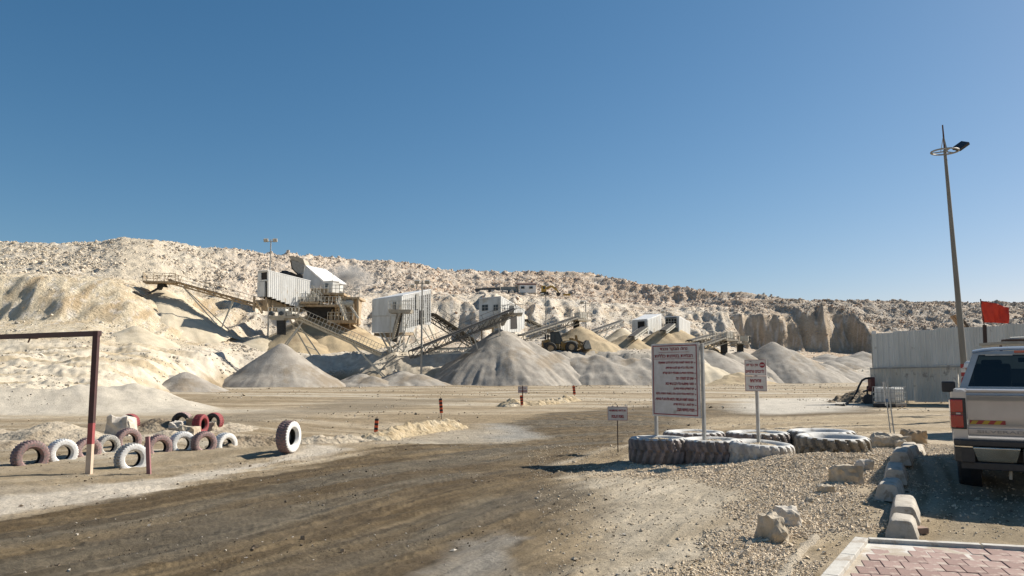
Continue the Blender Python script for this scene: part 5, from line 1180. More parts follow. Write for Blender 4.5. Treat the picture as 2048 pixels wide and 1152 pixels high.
def conveyor(label, p0, p1, steel='dusty_steel', width=1.2, depth=.85, legs=(), head=None, chute=None, railing=True, n=None, truss=True, side=None, cover=True):
    """p0 foot, p1 head; legs: (t, spread)"""
    p0, p1 = Vector(p0), Vector(p1); r = empty('conveyor', p0, 0, label, 'conveyor', 'inclined belt conveyors of the crushing plant'); a, b = Vector((0,0,0)), p1-p0
    d = (b-a).normalized(); hx = Vector((d.x, d.y, 0)).normalized(); s = Vector((hx.y, -hx.x, 0)); up = s.cross(d)*1.0; up = up if up.z > 0 else -up; L_ = (b-a).length
    MB().bar(a+up*.12, b+up*.12, width*.75, .10, up=up).build('belt', 'belt', r)
    mb = MB(); n = n or max(6, int(L_/1.6))
    for k in (-1, 1):
        o1 = s*k*width/2; mb.bar(a+o1, b+o1, .14, .16, up=up)
        if truss:
            mb.bar(a+o1-up*depth, b+o1-up*depth, .13, .13, up=up)
            for i in range(n): q0, q1 = a.lerp(b, i/n), a.lerp(b, (i+1)/n); mb.bar(q0+o1, q0+o1-up*depth, .08); mb.bar(q0+o1-up*depth, q1+o1, .07)
    mb.build('truss', steel, r)
    mb = MB()
    for i in range(n*2): q = a.lerp(b, (i+.5)/(n*2)); mb.bar(q-s*width*.55+up*.0, q+s*width*.55+up*.0, .13, .16, up=up)
    mb.build('idler_rollers', 'belt', r)
    if railing:
        sd_ = side or (1 if s.y < 0 else -1); mb = MB(); e = s*sd_*(width/2+.55)
        for i in range(n+1): q = a.lerp(b, i/n)+e; mb.bar(q, q+up*1.0, .05)
        mb.bar(a+e+up*1.0, b+e+up*1.0, .05).bar(a+e+up*.5, b+e+up*.5, .04); mb.bar(a+e-s*sd_*.25, b+e-s*sd_*.25, .5, .05, up=up); mb.build('walkway_railing', steel, r)
    for t, sp in legs:
        q = a.lerp(b, t)-up*depth
        for k in (-1, 1):
            f = q+s*k*(width/2+.5)+hx*sp; w0 = p0+f; gzv = gz(w0.x, w0.y)-p0.z; MB().bar(q+s*k*width/2, (f.x, f.y, gzv-.3), .14).build('leg', 'pale_steel', r)
        w0 = p0+q+hx*sp*.5; MB().bar(q.lerp(Vector((q.x+hx.x*sp, q.y+hx.y*sp, q.z-6)), .35)-s*width*.7, q.lerp(Vector((q.x+hx.x*sp, q.y+hx.y*sp, q.z-6)), .35)+s*width*.7, .09).build('leg_brace', 'pale_steel', r)
    if head:
        c = b+hx*head*.25; MB().box((0,0,0), (head, width+1.5, .22), Matrix.Rotation(math.atan2(hx.y, hx.x), 3, 'Z')).build('head_platform', steel, r).location = c-Vector((0,0,.35))
        if cover: MB().box((0,0,0), (head*.5, width*.9, .9), Matrix.Rotation(math.atan2(hx.y, hx.x), 3, 'Z')).build('drive_cover', 'pale_steel', r).location = c+Vector((0,0,.45))+hx*head*.15
        mb = MB(); q = hx*head/2; e = s*(width/2+.7)
        for u, v in ((c-q-e, c+q-e), (c+q-e, c+q+e), (c-q+e, c+q+e)): rail(mb, u-Vector((0,0,.25)), v-Vector((0,0,.25)), 1.1, 3, .06)
        mb.build('head_railing', steel, r)
    if chute:
        c = b+hx*.3; MB().prism([c+Vector((-.45,-.45,-.3)), c+Vector((.45,-.45,-.3)), c+Vector((.45,.45,-.3)), c+Vector((-.45,.45,-.3))], (0,0,-chute)).build('rubber_chute', 'black_rubber', r, bevel=.05)
    return r
def box_bldg(label, corner, psi, left, right, Yc, names=None):
    pass

M['dark_steel'] = pbr('dark_steel', (.15,.14,.12), (.09,.085,.075), 3, .7)
M['cab_yellow'] = pbr('loader_yellow', (.30,.17,.03), (.19,.12,.045), 2.5, .6, c3=(.22,.17,.10), s3=1.5, t3=.56)
# --- building A: long white shed on the left, stepped underside
vA = VP(536, 110, 57); vAl = VP(536, 110, 57+90)
O = vA.pt(536, 600); O.z = gz(O.x, O.y); rA = empty('screening_shed', O, 0, 'long white corrugated shed with a stepped underside and an open dark end', 'shed')
topA = lin(536, 542, 620, 563)
step = [(536,594),(545,594),(545,597),(553,597),(553,600.5),(562,600.5),(562,604),(571,604),(571,607.5),(580,607.5),(580,611),(590,611),(590,613.5),(620,613.5)]
dAl = (vAl.pt(517, 600)-vAl.pt(536, 600)); dAl.z = 0
pts = [vA.pt(a, b)-O for a, b in [(536,542),(620,563)]+step[::-1]]
MB().prism(pts, dAl*.10).build('long_wall', 'white_sheet', rA)
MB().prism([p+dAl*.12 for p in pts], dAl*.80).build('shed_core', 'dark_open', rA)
ribs(vA, 538, 619, lambda x: topA(x)+.6, lambda x: (594 if x < 545 else 594+min(19.5, math.ceil((x-545)/9)*3.5)) -.3, 21, 'white_roof', rA, O)
a, b = vA.pt(535,541.3)-O, vA.pt(621.5,562.6)-O; MB().prism([a, b, b+dAl*1.0, a+dAl*1.0], (0,0,.12)).build('roof', 'white_roof', rA)
slab(vAl, [(517.3,547),(524,545.5),(524,560),(535.5,559),(535.5,562),(517.3,564)], .2, 'end_wall', 'white_sheet', rA, O, .02)
slab(vAl, [(516.5,565),(531,563),(531,593),(516.5,594)], .2, 'end_wall', 'white_sheet', rA, O, .02); slab(vAl, [(517.5,544.5),(535.5,541.5),(535.5,544),(517.5,547)], .2, 'end_lintel', 'pale_steel', rA, O, .03)
mb = MB(); rail(mb, vAl.pt(517.5,565,.25)-O, vAl.pt(535.5,563.5,.25)-O, 1.1, 3, .06); mb.build('end_railing', 'pale_steel', rA)
slab(vA, [(597.5,593.5),(605.5,594.5),(605.5,611.5),(597.5,611)], .1, 'door', 'grey_steel', rA, O, .08)
slab(vA, [(545,598),(620,614.5),(624,622),(600,624),(548,619)], 2.5, 'hopper_underside', 'tan_steel', rA, O, -.8)
mb = MB()
for a, b in (((538,594),(541,622)), ((552,600),(548,624)), ((575,608),(585,628)), ((612,614),(600,630)), ((619,614),(632,634))): mb.bar(vA.pt(*a,-.6)-O, vA.pt(*b,-.6)-O, .22)
mb.build('support_frame', 'tan_steel', rA)
MB().bar(vA.pt(522,600,-1)-O, vA.pt(534,626,-1)-O, .25).bar(vAl.pt(520,594,-1)-O, vAl.pt(519,622,-1)-O, .25).build('leg', 'tan_steel', rA)

# --- covered feed hood, operator cabin, platforms
vH = VP(640, 121, 18); O = at(650, 124)
rH = empty('crusher_station', O, 0, 'tan multi level crusher station with white hood, stairs, drums and railings', 'crusher')
vHr = VP(645, 121, 52)
fr = [(607,546),(611,533),(646,563),(647,576),(606,577)]
slab(vH, fr, .35, 'hood_side_wall', 'white_sheet', rH, O)
A_ = [vH.pt(611,532.5)-O, vH.pt(646,562.6)-O]; bk = Vector((2.2, 4.0, -.1)); MB().prism([A_[0]+Vector((0,0,.02)), A_[1]+Vector((0,0,.02)), A_[1]+bk+Vector((.6,0,0)), A_[0]+bk], (0,0,.15)).build('hood_roof', 'white_roof', rH)
MB().prism([vH.pt(646,562.9,-.4)-O, vH.pt(647,576,-.4)-O, vH.pt(647,576,-.4)-O+bk, vH.pt(646,562.9,-.4)-O+bk], (.12,0,0)).build('hood_end_wall', 'white_sheet', rH)
def deck(pl_, pr_, py, Y0, Y1, name='deck', m_='tan_steel', th=.3):
    a, b = PW(pl_, py, Y0), PW(pr_, py, Y0); c = Vector((0, Y1-Y0, 0)); return MB().prism([a-O, b-O, b-O+c, a-O+c], (0,0,-th)).build(name, m_, rH)
deck(640, 687, 585.5, 116, 121); deck(686, 719, 594, 116.5, 121.5); deck(611, 682, 609, 115, 120); deck(655, 712, 640, 116, 120, th=.45); deck(601, 636, 603, 114.5, 119)
mb = MB()
for a, b, py, Y in ((640,687,585.5,116),(686,719,594,116.5),(611,680,609,115),(601,636,603,114.5),(655,712,640,116)): rail(mb, PW(a,py,Y)-O, PW(b,py,Y)-O, 1.15, max(4, int((b-a)/7)), .07)
mb.build('railings', 'pale_steel', rH)
for px, t_, b_ in ((643,586,612),(660,586,640),(672,586,640),(684,586,640),(690,595,640),(706,595,650),(716,595,652),(616,604,634),(650,609,632),(664,609,645),(678,609,650),(700,640,655),(660,640,652)):
    MB().bar(PW(px,t_,116.6)-O, PW(px,b_,116.6)-O, .26).build('column', 'tan_steel', rH)
mb = MB()
for a, b in (((643,588),(672,609)),((684,588),(664,609)),((612,610),(640,628)),((650,628),(622,610)),((664,612),(684,640)),((684,612),(664,640)),((690,600),(706,640))): mb.bar(PW(*a,117)-O, PW(*b,117)-O, .14)
mb.build('cross_bracing', 'tan_steel', rH)
def stair(p, q, w_=1.0, m_='pale_steel'):
    p, q = Vector(p), Vector(q); mb = MB(); s = Vector((0,1,0)) if abs((q-p).x) > .5 else Vector((1,0,0))
    for k in (-.5, .5): mb.bar(p+s*k*w_, q+s*k*w_, .08, .2); mb.bar(p+s*k*w_+Vector((0,0,1)), q+s*k*w_+Vector((0,0,1)), .05)
    n = max(4, int(abs(q.z-p.z)/.25))
    for i in range(n+1): c = p.lerp(q, i/n); mb.box(c, (.28 if s.y else w_, w_ if s.y else .28, .04))
    for i in range(5):
        for k in (-.5, .5): c = p.lerp(q, i/4)+s*k*w_; mb.bar(c, c+Vector((0,0,1)), .045)
    return mb
stair(PW(625,584,115.5)-O, PW(645,603,115.5)-O).build('stairs', 'pale_steel', rH); stair(PW(678,605,115)-O, PW(693,640,115)-O).build('stairs', 'pale_steel', rH)
MB().box((0,0,0), (1.9,1.6,1.1)).build('drive_box', 'pale_steel', rH).location = PW(620,597,117)-O
for (px, py, rr, ln) in ((697,607,.62,1.6),(686,612,.50,.6)):
    c = PW(px, py, 117)-O; MB().lathe([(0,-ln/2),(rr,-ln/2),(rr,ln/2),(0,ln/2)], 26, c, 'X' if ln > 1 else 'Y').build('drum', 'pale_steel', rH, 40)
MB().bar(PW(701,613,116)-O, PW(717,637,116)-O, .28).build('pipe', 'pale_steel', rH)
for px in (655, 674): 
    c = PW(px, 628, 117.6)-O; MB().lathe([(.42,-.25),(.62,-.25),(.62,.25),(.42,.25)], 20, c, 'Y', close=True).build('pulley', 'rust', rH, 40)
MB().prism([PW(606,611,116)-O, PW(668,612,116)-O, PW(650,634,116)-O, PW(618,634,116)-O], (0,2.6,0)).build('discharge_hopper', 'dark_open', rH)
MB().prism([PW(686,596,117)-O, PW(717,596,117)-O, PW(712,650,117)-O, PW(690,640,117)-O], (0,3,0)).build('gearbox_housing', 'tan_steel', rH)
MB().prism([PW(622,577,118)-O, PW(664,577,118)-O, PW(664,603,118)-O, PW(620,603,118)-O], (0,2.5,0)).build('jaw_housing', 'tan_steel', rH)
vC = VP(665, 117.5, 55); vCl = VP(665, 117.5, 145); rC = empty('operator_cabin', vC.pt(665,585), 0, 'small white operator cabin standing on the crusher platform', 'cabin'); Oc = Vector(rC.location)
dl_ = vCl.pt(645,570)-vCl.pt(665,570); dl_.z = 0; dr_ = vC.pt(678,570)-vC.pt(665,570); dr_.z = 0
z0, z1 = vC.pt(665,584.5).z-Oc.z, vC.pt(665,562.5).z-Oc.z
MB().prism([(0,0,z0), dr_+Vector((0,0,z0)), dr_+dl_+Vector((0,0,z0)), dl_+Vector((0,0,z0))], (0,0,z1-z0)).build('cabin_walls', 'white_sheet', rC); MB().prism([Vector((0,0,z1))-dl_*.04-dr_*.06, dr_*1.06-dl_*.04+Vector((0,0,z1)), dr_*1.06+dl_*1.04+Vector((0,0,z1)), dl_*1.04-dr_*.06+Vector((0,0,z1))], (0,0,.12)).build('cabin_roof', 'white_roof', rC)
slab(vCl, [(650.5,567),(656.5,567),(656.5,574),(650.5,574)], .06, 'window', 'window_dark', rC, Oc, .05); MB().bar((0,0,z1), (0,0,z1+1.3), .06).build('antenna', 'grey_steel', rC)

# --- tipped dump truck on the rim
O = PW(596, 552, 130); O.z = gz(O.x, O.y); rD = empty('dump_truck', O, 0, 'brown dump truck with raised bed tipping onto the crusher', 'dump truck')
p = lambda x, y, Y=130: PW(x, y, Y)-O
MB().prism([p(576,511),(p(600,515)),p(606,517.5),p(610,529),p(596,523),p(580,518)], (0,3.4,0)).build('bed_canopy', 'dusty_steel', rD)
mb = MB(); fl = [p(580,519),p(600,524.5),p(610,530),p(607,547),p(603,556),p(590,545),p(583,537)]; mb.prism(fl, (0,.25,0)).prism([v+Vector((0,3.2,0)) for v in fl], (0,.2,0)); mb.prism([p(580,519),p(583,537),p(590,545),p(591,543),p(585,536),p(582,519)], (0,3.2,0)).prism([p(603,556),p(590,545),p(591,543),p(604,553)], (0,3.2,0)); mb.build('tipper_bed', 'grey_steel', rD)
MB().box(p(570,549)+Vector((0,1.5,0)), (1.9,2.6,1.0)).box(p(567,545)+Vector((0,1.5,0)), (1.0,2.2,.8)).build('cab', 'black_plastic', rD, bevel=.15); MB().bar(p(562,556)+Vector((0,1.5,0)), p(603,557)+Vector((0,1.5,0)), .9, .5).build('chassis', 'black_plastic', rD)
for px in (565, 588, 599):
    for k in (0, 2.7): MB().lathe([(0,-.3),(.6,-.3),(.7,-.2),(.7,.2),(.6,.3),(0,.3)], 20, p(px,558)+Vector((0,k,.2)), 'Y').build('wheel', 'black_rubber', rD)

# --- conveyors left
conveyor('long tan conveyor climbing to the left over the tall sand cone', PW(545,618,113.5), PW(338,561,110), 'tan_steel', 1.3, .35, legs=((.86,-6.5),(.38,1.8)), head=4.2, railing=True, cover=False)
O = PW(325,562,110); MB_ = MB().prism([PW(315,566,109.6)-O, PW(327,566,109.6)-O, PW(331,574,109.6)-O, PW(321,573,109.6)-O, PW(318,579,109.6)-O, PW(313,579,109.6)-O], (0,.9,0)); o = MB_.build('rubber_apron', 'black_rubber', None); o.location = O; tag(o, 'black rubber apron hanging over the tip of the tall sand cone', 'chute')
pts = [PW(316,577,109), PW(305,583,108), PW(285,592,107), PW(266,602,106.5)]; pts = [Vector((v.x, v.y, max(v.z, gz(v.x, v.y)+.1))) for v in pts]; tag(MB().tube(pts, .16, 6).build('pipe', 'black_rubber'), 'dark pipe trailing down left from the tan conveyor head', 'pipe')
r = conveyor('grey conveyor running down right from the white drive box and black chute', PW(762,708,100), PW(586,629,97), 'pale_steel', 1.25, .30, legs=((.88,4.5),(.32,-5.0)), railing=True, n=26)
O = PW(562,630,96.6); rB = empty('transfer_platform', O, 0, 'railed transfer platform with a white drive box and a black chute below', 'platform')
p = lambda x, y, Y=96: PW(x, y, Y)-O
MB().prism([p(536,632),p(598,632),p(597,636),p(538,637.5)], (0,2.0,0)).build('platform_deck', 'dusty_steel', rB)
mb = MB(); rail(mb, p(536,632), p(598,632), 1.05, 9, .055); rail(mb, p(536,632,98), p(596,632,98), 1.05, 9, .055); mb.build('platform_railing', 'pale_steel', rB)
MB().prism([p(554,617),p(571,617),p(571,632),p(556,632)], (0,1.2,0)).build('drive_box', 'white_sheet', rB, bevel=.05); MB().prism([p(573,621),p(584,623),p(586,631),p(573,631)], (0,1.2,0)).build('head_guard', 'pale_steel', rB)
for px in (563, 543): MB().lathe([(0,-.3),(.26,-.3),(.26,.3),(0,.3)], 14, p(px,627), 'Y').build('motor', 'window_dark', rB)
MB().prism([p(552.8,640),p(567.5,640),p(567.5,669),p(553.8,669)], (0,.95,0)).build('black_chute', 'black_rubber', rB, bevel=.04); MB().prism([p(551,637),p(569,637),p(567,641),p(553,641)], (0,1.3,0)).build('chute_collar', 'dusty_steel', rB)
for a, b in (((588,636),(641,712)),((578,636),(622,712))): MB().bar(p(*a,98), p(*b,99), .16).build('leg', 'pale_steel', rB)
for a, b in (((600,654),(588,672)),((632,700),(611,692))): MB().bar(p(*a,98), p(*b,98.5), .08).build('leg_brace', 'pale_steel', rB)

# --- building C: raised white shed in the middle, stair tower
def shed(label, cpx, Yc, psiR, polyR, polyL, roof, under=None, ribR=None, ribL=None, name='white_shed'):
    pass
vCr = VP(806, 103, 62); vCl = VP(806, 103, 62+90)
O = vCr.pt(806, 660); O.z = gz(O.x, O.y); rS = empty('raised_shed', O, 0, 'raised white corrugated shed with a high railed stair tower on its left face', 'shed')
polyR = [(806,592.5),(861.5,580.5),(861.5,650),(846,648),(833,651),(826,664),(806,664)]
polyL = [(746.5,600.5),(795,597),(806,597),(806,664),(744.5,665.5),(744.5,632),(746.5,632)]
slab(vCr, polyR, .3, 'right_wall', 'white_sheet', rS, O); slab(vCl, [(746.5,600.5),(806,592.5),(806,631.5),(746.5,632)], .25, 'left_upper_wall', 'white_sheet', rS, O); slab(vCl, [(744.8,632.5),(806,632),(806,664),(744.8,665.5)], .25, 'left_lower_wall', 'white_sheet', rS, O, .12)
ribs(vCr, 808, 861, lin(806,592.5,861.5,580.5), lambda x: 663.5 if x < 826 else (650 if x > 833 else 657), 13, 'white_roof', rS, O); ribs(vCl, 748, 804, lin(746.5,601,806,593), lambda x: 631.5, 15, 'white_sheet', rS, O); ribs(vCl, 746, 804, lambda x: 633, lambda x: 665, 15, 'white_sheet', rS, O, off=.15)
q1, q2, q3 = vCr.pt(806,592)-O, vCr.pt(862,580)-O, vCl.pt(746,600)-O; MB().prism([q1, q2, q2+(q3-q1), q3], (0,0,.14)).build('roof', 'white_roof', rS)
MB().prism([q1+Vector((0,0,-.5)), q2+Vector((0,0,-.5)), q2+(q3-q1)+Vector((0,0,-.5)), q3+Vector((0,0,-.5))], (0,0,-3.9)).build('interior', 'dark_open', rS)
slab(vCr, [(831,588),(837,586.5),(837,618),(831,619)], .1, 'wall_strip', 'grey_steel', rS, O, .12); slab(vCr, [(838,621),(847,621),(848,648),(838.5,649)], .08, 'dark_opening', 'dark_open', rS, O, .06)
mb = MB(); rail(mb, vCr.pt(838,649,.3)-O, vCr.pt(847,649,.3)-O, .9, 3, .06); mb.build('opening_railing', 'pale_steel', rS)
MB().prism([vCl.pt(748,666)-O, vCl.pt(806,665)-O, vCr.pt(827,665)-O, vCl.pt(770,670)-O], (0,0,-.35)).build('floor_frame', 'tan_steel', rS)
for a, b, pl_ in (((762,666),(783,706),vCl),((770,666),(790,704),vCl),((808,666),(799,704),vCr),((829,662),(850,706),vCr),((846,650),(880,703),vCr),((826,664),(812,704),vCr),((861,650),(884,705),vCr)):
    MB().bar(pl_.pt(*a,-.3)-O, pl_.pt(*b,-.3)-O, .16).build('leg', 'pale_steel', rS)
MB().bar(vCl.pt(764,702,1)-O, vCl.pt(797,681,1)-O, .22).build('brace', 'dusty_steel', rS)
MB().bar(vCr.pt(812,690)-O, vCr.pt(880,688)-O, .12).bar(vCr.pt(812,704)-O, vCr.pt(846,670)-O, .12).build('brace', 'pale_steel', rS)
p = lambda x, y, Y=100.5: PW(x, y, Y)-O
MB().prism([p(776,619),p(823,619),p(820,625.5),p(778,625.5)], (0,2.2,0)).build('stair_landing', 'dusty_steel', rS)
mb = MB(); rail(mb, p(776,619), p(823,619), 1.1, 8, .06); rail(mb, p(776,619,102.5), p(823,619,102.5), 1.1, 8, .06); mb.build('landing_railing', 'pale_steel', rS)
slab(vCl, [(787,602),(804,601),(804,619),(787,619)], .3, 'door_panel', 'grey_steel', rS, O, .35); MB().box(p(789,612,101.3), (.35,.35,1.0)).build('motor', 'window_dark', rS)
stair(p(800,626), p(786,676), .9).build('stairs', 'dusty_steel', rS); MB().bar(p(800,625,101.6), p(788,684,101.6), .75, .5).build('belt_lift', 'belt', rS)
for a, b in (((781,626),(780,706)),((806,626),(807,704)),((820,626),(808,668)),((808,668),(781,680)),((781,680),(807,704)),((780,706),(806,688))): MB().bar(p(*a), p(*b), .11).build('tower_strut', 'pale_steel', rS)
mb = MB()
for k in range(9): mb.bar(p(803+k*.2,630+k*8), p(811-k*.1,630+k*8), .07)
mb.build('ladder_rungs', 'pale_steel', rS); MB().bar(p(811,627), p(809,700), .06).build('ladder_rail', 'pale_steel', rS)

# --- conveyors middle
conveyor('conveyor sloping down right from the raised shed, behind the crossing one', PW(962,693,118), PW(862,628,112), 'dark_steel', 1.3, .8, legs=((.30,1),), railing=True)
conveyor('long dark conveyor rising right from the raised shed to the grey pile', PW(820,703,99), PW(1025,619,106), 'dark_steel', 1.3, .9, legs=((.55,2.2),(.8,1.5)), railing=True)
r = conveyor('low short conveyor close to the ground under the crossing conveyors', PW(858,699,101), PW(940,697,103), 'pale_steel', 1.0, .55, railing=False)
# --- building D
vDl = VP(1004, 110, -6); vDr = VP(1004, 110, 64); O = vDl.pt(1004, 680); O.z = gz(O.x, O.y); rE = empty('window_shed', O, 0, 'white shed with two dark windows and a sloping roof above the largest pile', 'shed')
slab(vDl, [(958,598.5),(1001.5,594.5),(1001.5,651),(958,660)], .25, 'front_wall', 'white_sheet', rE, O)
slab(vDr, [(1001.8,594.5),(1017,604),(1049,622),(1049,655),(1040,664),(1001.8,664)], .25, 'side_wall', 'white_sheet', rE, O); ribs(vDr, 1005, 1048, lambda x: 595+(x-1002)*.58+1.0, lambda x: 663 if x < 1040 else 657, 9, 'white_roof', rE, O)
MB().prism([vDl.pt(957,598)-O, vDl.pt(1002,594)-O, vDr.pt(1050,621.5)-O, vDr.pt(1050,621.5)-O+(vDl.pt(957,598)-vDl.pt(1002,594))], (0,0,.14)).build('roof', 'white_roof', rE)
for a, b in ((964,976),(987,996)):
    w0 = slab(vDl, [(a,610),(b,609),(b,620.5),(a,622)], .05, 'window', 'window_dark', rE, O, .05); m_ = MB(); c = (a+b)/2; m_.bar(vDl.pt(c,609.5,.1)-O, vDl.pt(c,621,.1)-O, .07).bar(vDl.pt(a,615.8,.1)-O, vDl.pt(b,615,.1)-O, .06); f_ = m_.build('window_bar', 'grey_steel', w0)
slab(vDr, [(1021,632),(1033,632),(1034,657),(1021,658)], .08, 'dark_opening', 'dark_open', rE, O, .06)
slab(vDl, [(980,640),(1003,634),(1001,654),(988,655),(958,661),(958,654)], 2.5, 'hopper', 'dusty_steel', rE, O, .6)
p = lambda x, y, Y=106.5: PW(x, y, Y)-O
MB().prism([p(1000,627),p(1046,625),p(1044,630),p(1002,631)], (0,2.6,0)).build('platform_deck', 'dusty_steel', rE); mb = MB(); rail(mb, p(1000,626.5), p(1046,625), 1.1, 9, .06); rail(mb, p(1000,626.5,109), p(1046,625,109), 1.1, 6, .06); mb.build('platform_railing', 'pale_steel', rE)
MB().prism([p(1018,612),p(1028,611),p(1028,626),p(1018,627)], (0,1.3,0)).build('motor_cover', 'pale_steel', rE)
for px in (962, 984, 1000): MB().bar(vDl.pt(px,655,-.5)-O, vDl.pt(px+1,690,-.5)-O, .2).build('leg', 'tan_steel', rE)
MB().prism([p(1018,632),p(1003,632),p(1001,648),p(1003,652),p(1008,650)], (0,1.2,0)).build('discharge_chute', 'dusty_steel', rE)
# --- buildings E, F
def simple_shed(label, cpx, Yc, pL, pR, polyL, polyR, roofh, hole, n, name='white_shed'):
    vl, vr = VP(cpx, Yc, pL), VP(cpx, Yc, pR); O = vl.pt(cpx, 675); O.z = gz(O.x, O.y); r = empty('crusher_shed', O, 0, label, 'shed')
    slab(vl, polyL, .25, 'front_wall', 'white_sheet', r, O); slab(vr, polyR, .25, 'side_wall', 'white_sheet', r, O)
    xa, xb = polyR[0][0], polyR[1][0]; ribs(vr, xa+2, xb-1, lambda x: lin(*polyR[0], *polyR[1])(x)+.5, lambda x: lin(*polyR[-1], *polyR[-2])(x)-.5, n, 'white_roof', r, O)
    a, b, c = vl.pt(*polyL[0])-O, vl.pt(*polyL[1])-O, vr.pt(*polyR[1])-O; MB().prism([a, b, c, c+(a-b)+Vector((0,0,0))], (0,0,.14)).build('roof', 'white_roof', r)
    slab(vl, hole, .12, 'dark_opening', 'dark_open', r, O, .04); return r, vl, O
r, vl, O = simple_shed('left one of two white corrugated sheds above the red framed board, bright roof', 1298, 128, -8, 64, [(1264,642),(1295.5,640),(1295.5,666),(1264,674)], [(1295.5,640),(1323,629),(1323,668),(1296,668)], 0, [(1275.5,643),(1289,642.5),(1289,655),(1275.5,657)], 8)
MB().prism([vl.pt(1266,641)-O, vl.pt(1295,639)-O, PW(1322,629,140)-O, PW(1289,630,140)-O], (0,0,.10)).build('roof_skylight_sheet', 'white_roof', r)
r, vl, O = simple_shed('right one of two white corrugated sheds, dark opening high in its grey front', 1360, 129, -6, 64, [(1330,634),(1358.5,633.5),(1358.5,680),(1332,676)], [(1358.5,633.5),(1380.5,646),(1380.5,680),(1359,681)], 0, [(1331,635),(1353,634.5),(1353,649.5),(1331,650)], 7)
mb = MB(); rail(mb, vl.pt(1331,650,.3)-O, vl.pt(1353,649.5,.3)-O, 1.0, 4, .06); mb.build('opening_railing', 'pale_steel', r)
conveyor('short pale chute conveyor leaning on the left of the two sheds', PW(1262,674,122), PW(1290,654,127), 'pale_steel', 1.2, .4, railing=False)
conveyor('short pale chute conveyor dropping from the dark opening of the right shed', PW(1325,662,125), PW(1343,648,128), 'pale_steel', 1.2, .4, railing=False)
conveyor('trussed conveyor rising to a grey head box beside the wheel loader', PW(1040,672,114), PW(1150,636,122), 'dusty_steel', 1.3, .9, legs=((.6,1),), head=3.2, chute=3.2, railing=True)
conveyor('thin conveyor leaning up right between two mast lights', PW(1170,667,134), PW(1240,643,142), 'grey_steel', 1.1, .8, legs=((.55,-3),), railing=False)
conveyor('thin dusty conveyor right of the far sheds', PW(1378,682,122), PW(1420,671,128), 'dusty_steel', 1.1, .7, railing=True)
conveyor('dusty conveyor ending at two black chutes beside the right hand piles', PW(1393,694,120), PW(1445,676,124), 'dusty_steel', 1.2, .8, head=3.0, chute=2.0, railing=True)
conveyor('shorter dusty conveyor crossing behind the two black chutes', PW(1402,680,130), PW(1476,683,128), 'dusty_steel', 1.1, .7, chute=1.8, head=2.5, railing=False)
conveyor('grey conveyor in the distance right of the windowed shed', PW(1110,668,150), PW(1052,640,140), 'grey_steel', 1.1, .7, railing=True)

# --- mast lights
def mast(label, px, pyt, pyb, Y, heads=1, thick=.16, cross=False):
    a, b = PW(px, pyb, Y), PW(px, pyt, Y); a.z = min(a.z, gz(a.x, a.y)); r = empty('mast_light', a, 0, label, 'mast light', 'thin mast lights around the plant'); h = b.z-a.z
    MB().tube([(0,0,-.3),(0,0,h)], [thick, thick*.6], 8).build('mast', 'grey_steel', r)
    MB().bar((-.7,0,h-.3), (.7,0,h-.3), .08).build('bracket', 'grey_steel', r)
    for k in (-1, 1)[:heads] if heads < 2 else (-1, 1): MB().box((k*.65,-.2,h-.15), (.6,.35,.45), Matrix.Rotation(.5, 3, 'X')).build('floodlight', 'grey_steel', r)
mast('tall mast light rising from the long white shed on the left', 538, 479, 600, 112, 2, .13)
mast('mast light standing in front of the raised shed', 843, 562, 702, 99, 2, .15)
mast('mast light beside the windowed shed, left of the loader', 1092, 588, 672, 140, 1, .12)
mast('mast light between the loader and the leaning far conveyor', 1172, 603, 668, 132, 1, .12)
mast('mast light behind the two white sheds', 1333, 622, 650, 140, 1, .12)
mast('faint mast light left of the raised shed', 833, 570, 600, 125, 1, .10)
# --- site office, tanks, excavator on the upper bench
def bench(px, py, Y):
    a = PW(px, py, Y); return a
O = PW(1055, 585, 181); r = empty('site_office', O, 0, 'small white site office with two windows and a brown roof on the bench', 'site office'); p = lambda x, y, Y=181: PW(x, y, Y)-O
MB().prism([p(1039,570),p(1072,570.5),p(1072,585.5),p(1039,585)], (0,3.4,0)).build('front_wall', 'white_roof', r); MB().prism([p(1038,570.2),p(1031,569.5,186),p(1031,583,186),p(1038,585)], (-.2,0,0)).build('side_wall', 'dusty_steel', r)
MB().prism([p(1036,570),p(1073,570.3),p(1071,567.3,185),p(1031,567.5,185)], (0,0,.2)).build('roof', 'rust', r); MB().prism([p(1039,585),p(1072,585.5),p(1072,592),p(1039,592)], (0,3.4,0)).build('plinth', 'pale_rock', r)
for x in (1042, 1058.5): MB().prism([p(x,573),p(x+7,573),p(x+7,577.5),p(x,577.5)], (0,-.12,0)).build('window', 'window_dark', r)
MB().prism([p(1031.5,572,183),p(1036,572.5,182),p(1036,577,182),p(1031.5,576.5,183)], (0,-.1,0)).build('side_window', 'window_dark', r)
M['dark_trough'] = pbr('dark_trough', (.085,.095,.10), (.055,.06,.065), 2, .6); M['bluegrey_sheet'] = pbr('bluegrey_sheet', (.22,.25,.26), (.13,.15,.16), 1, .6)
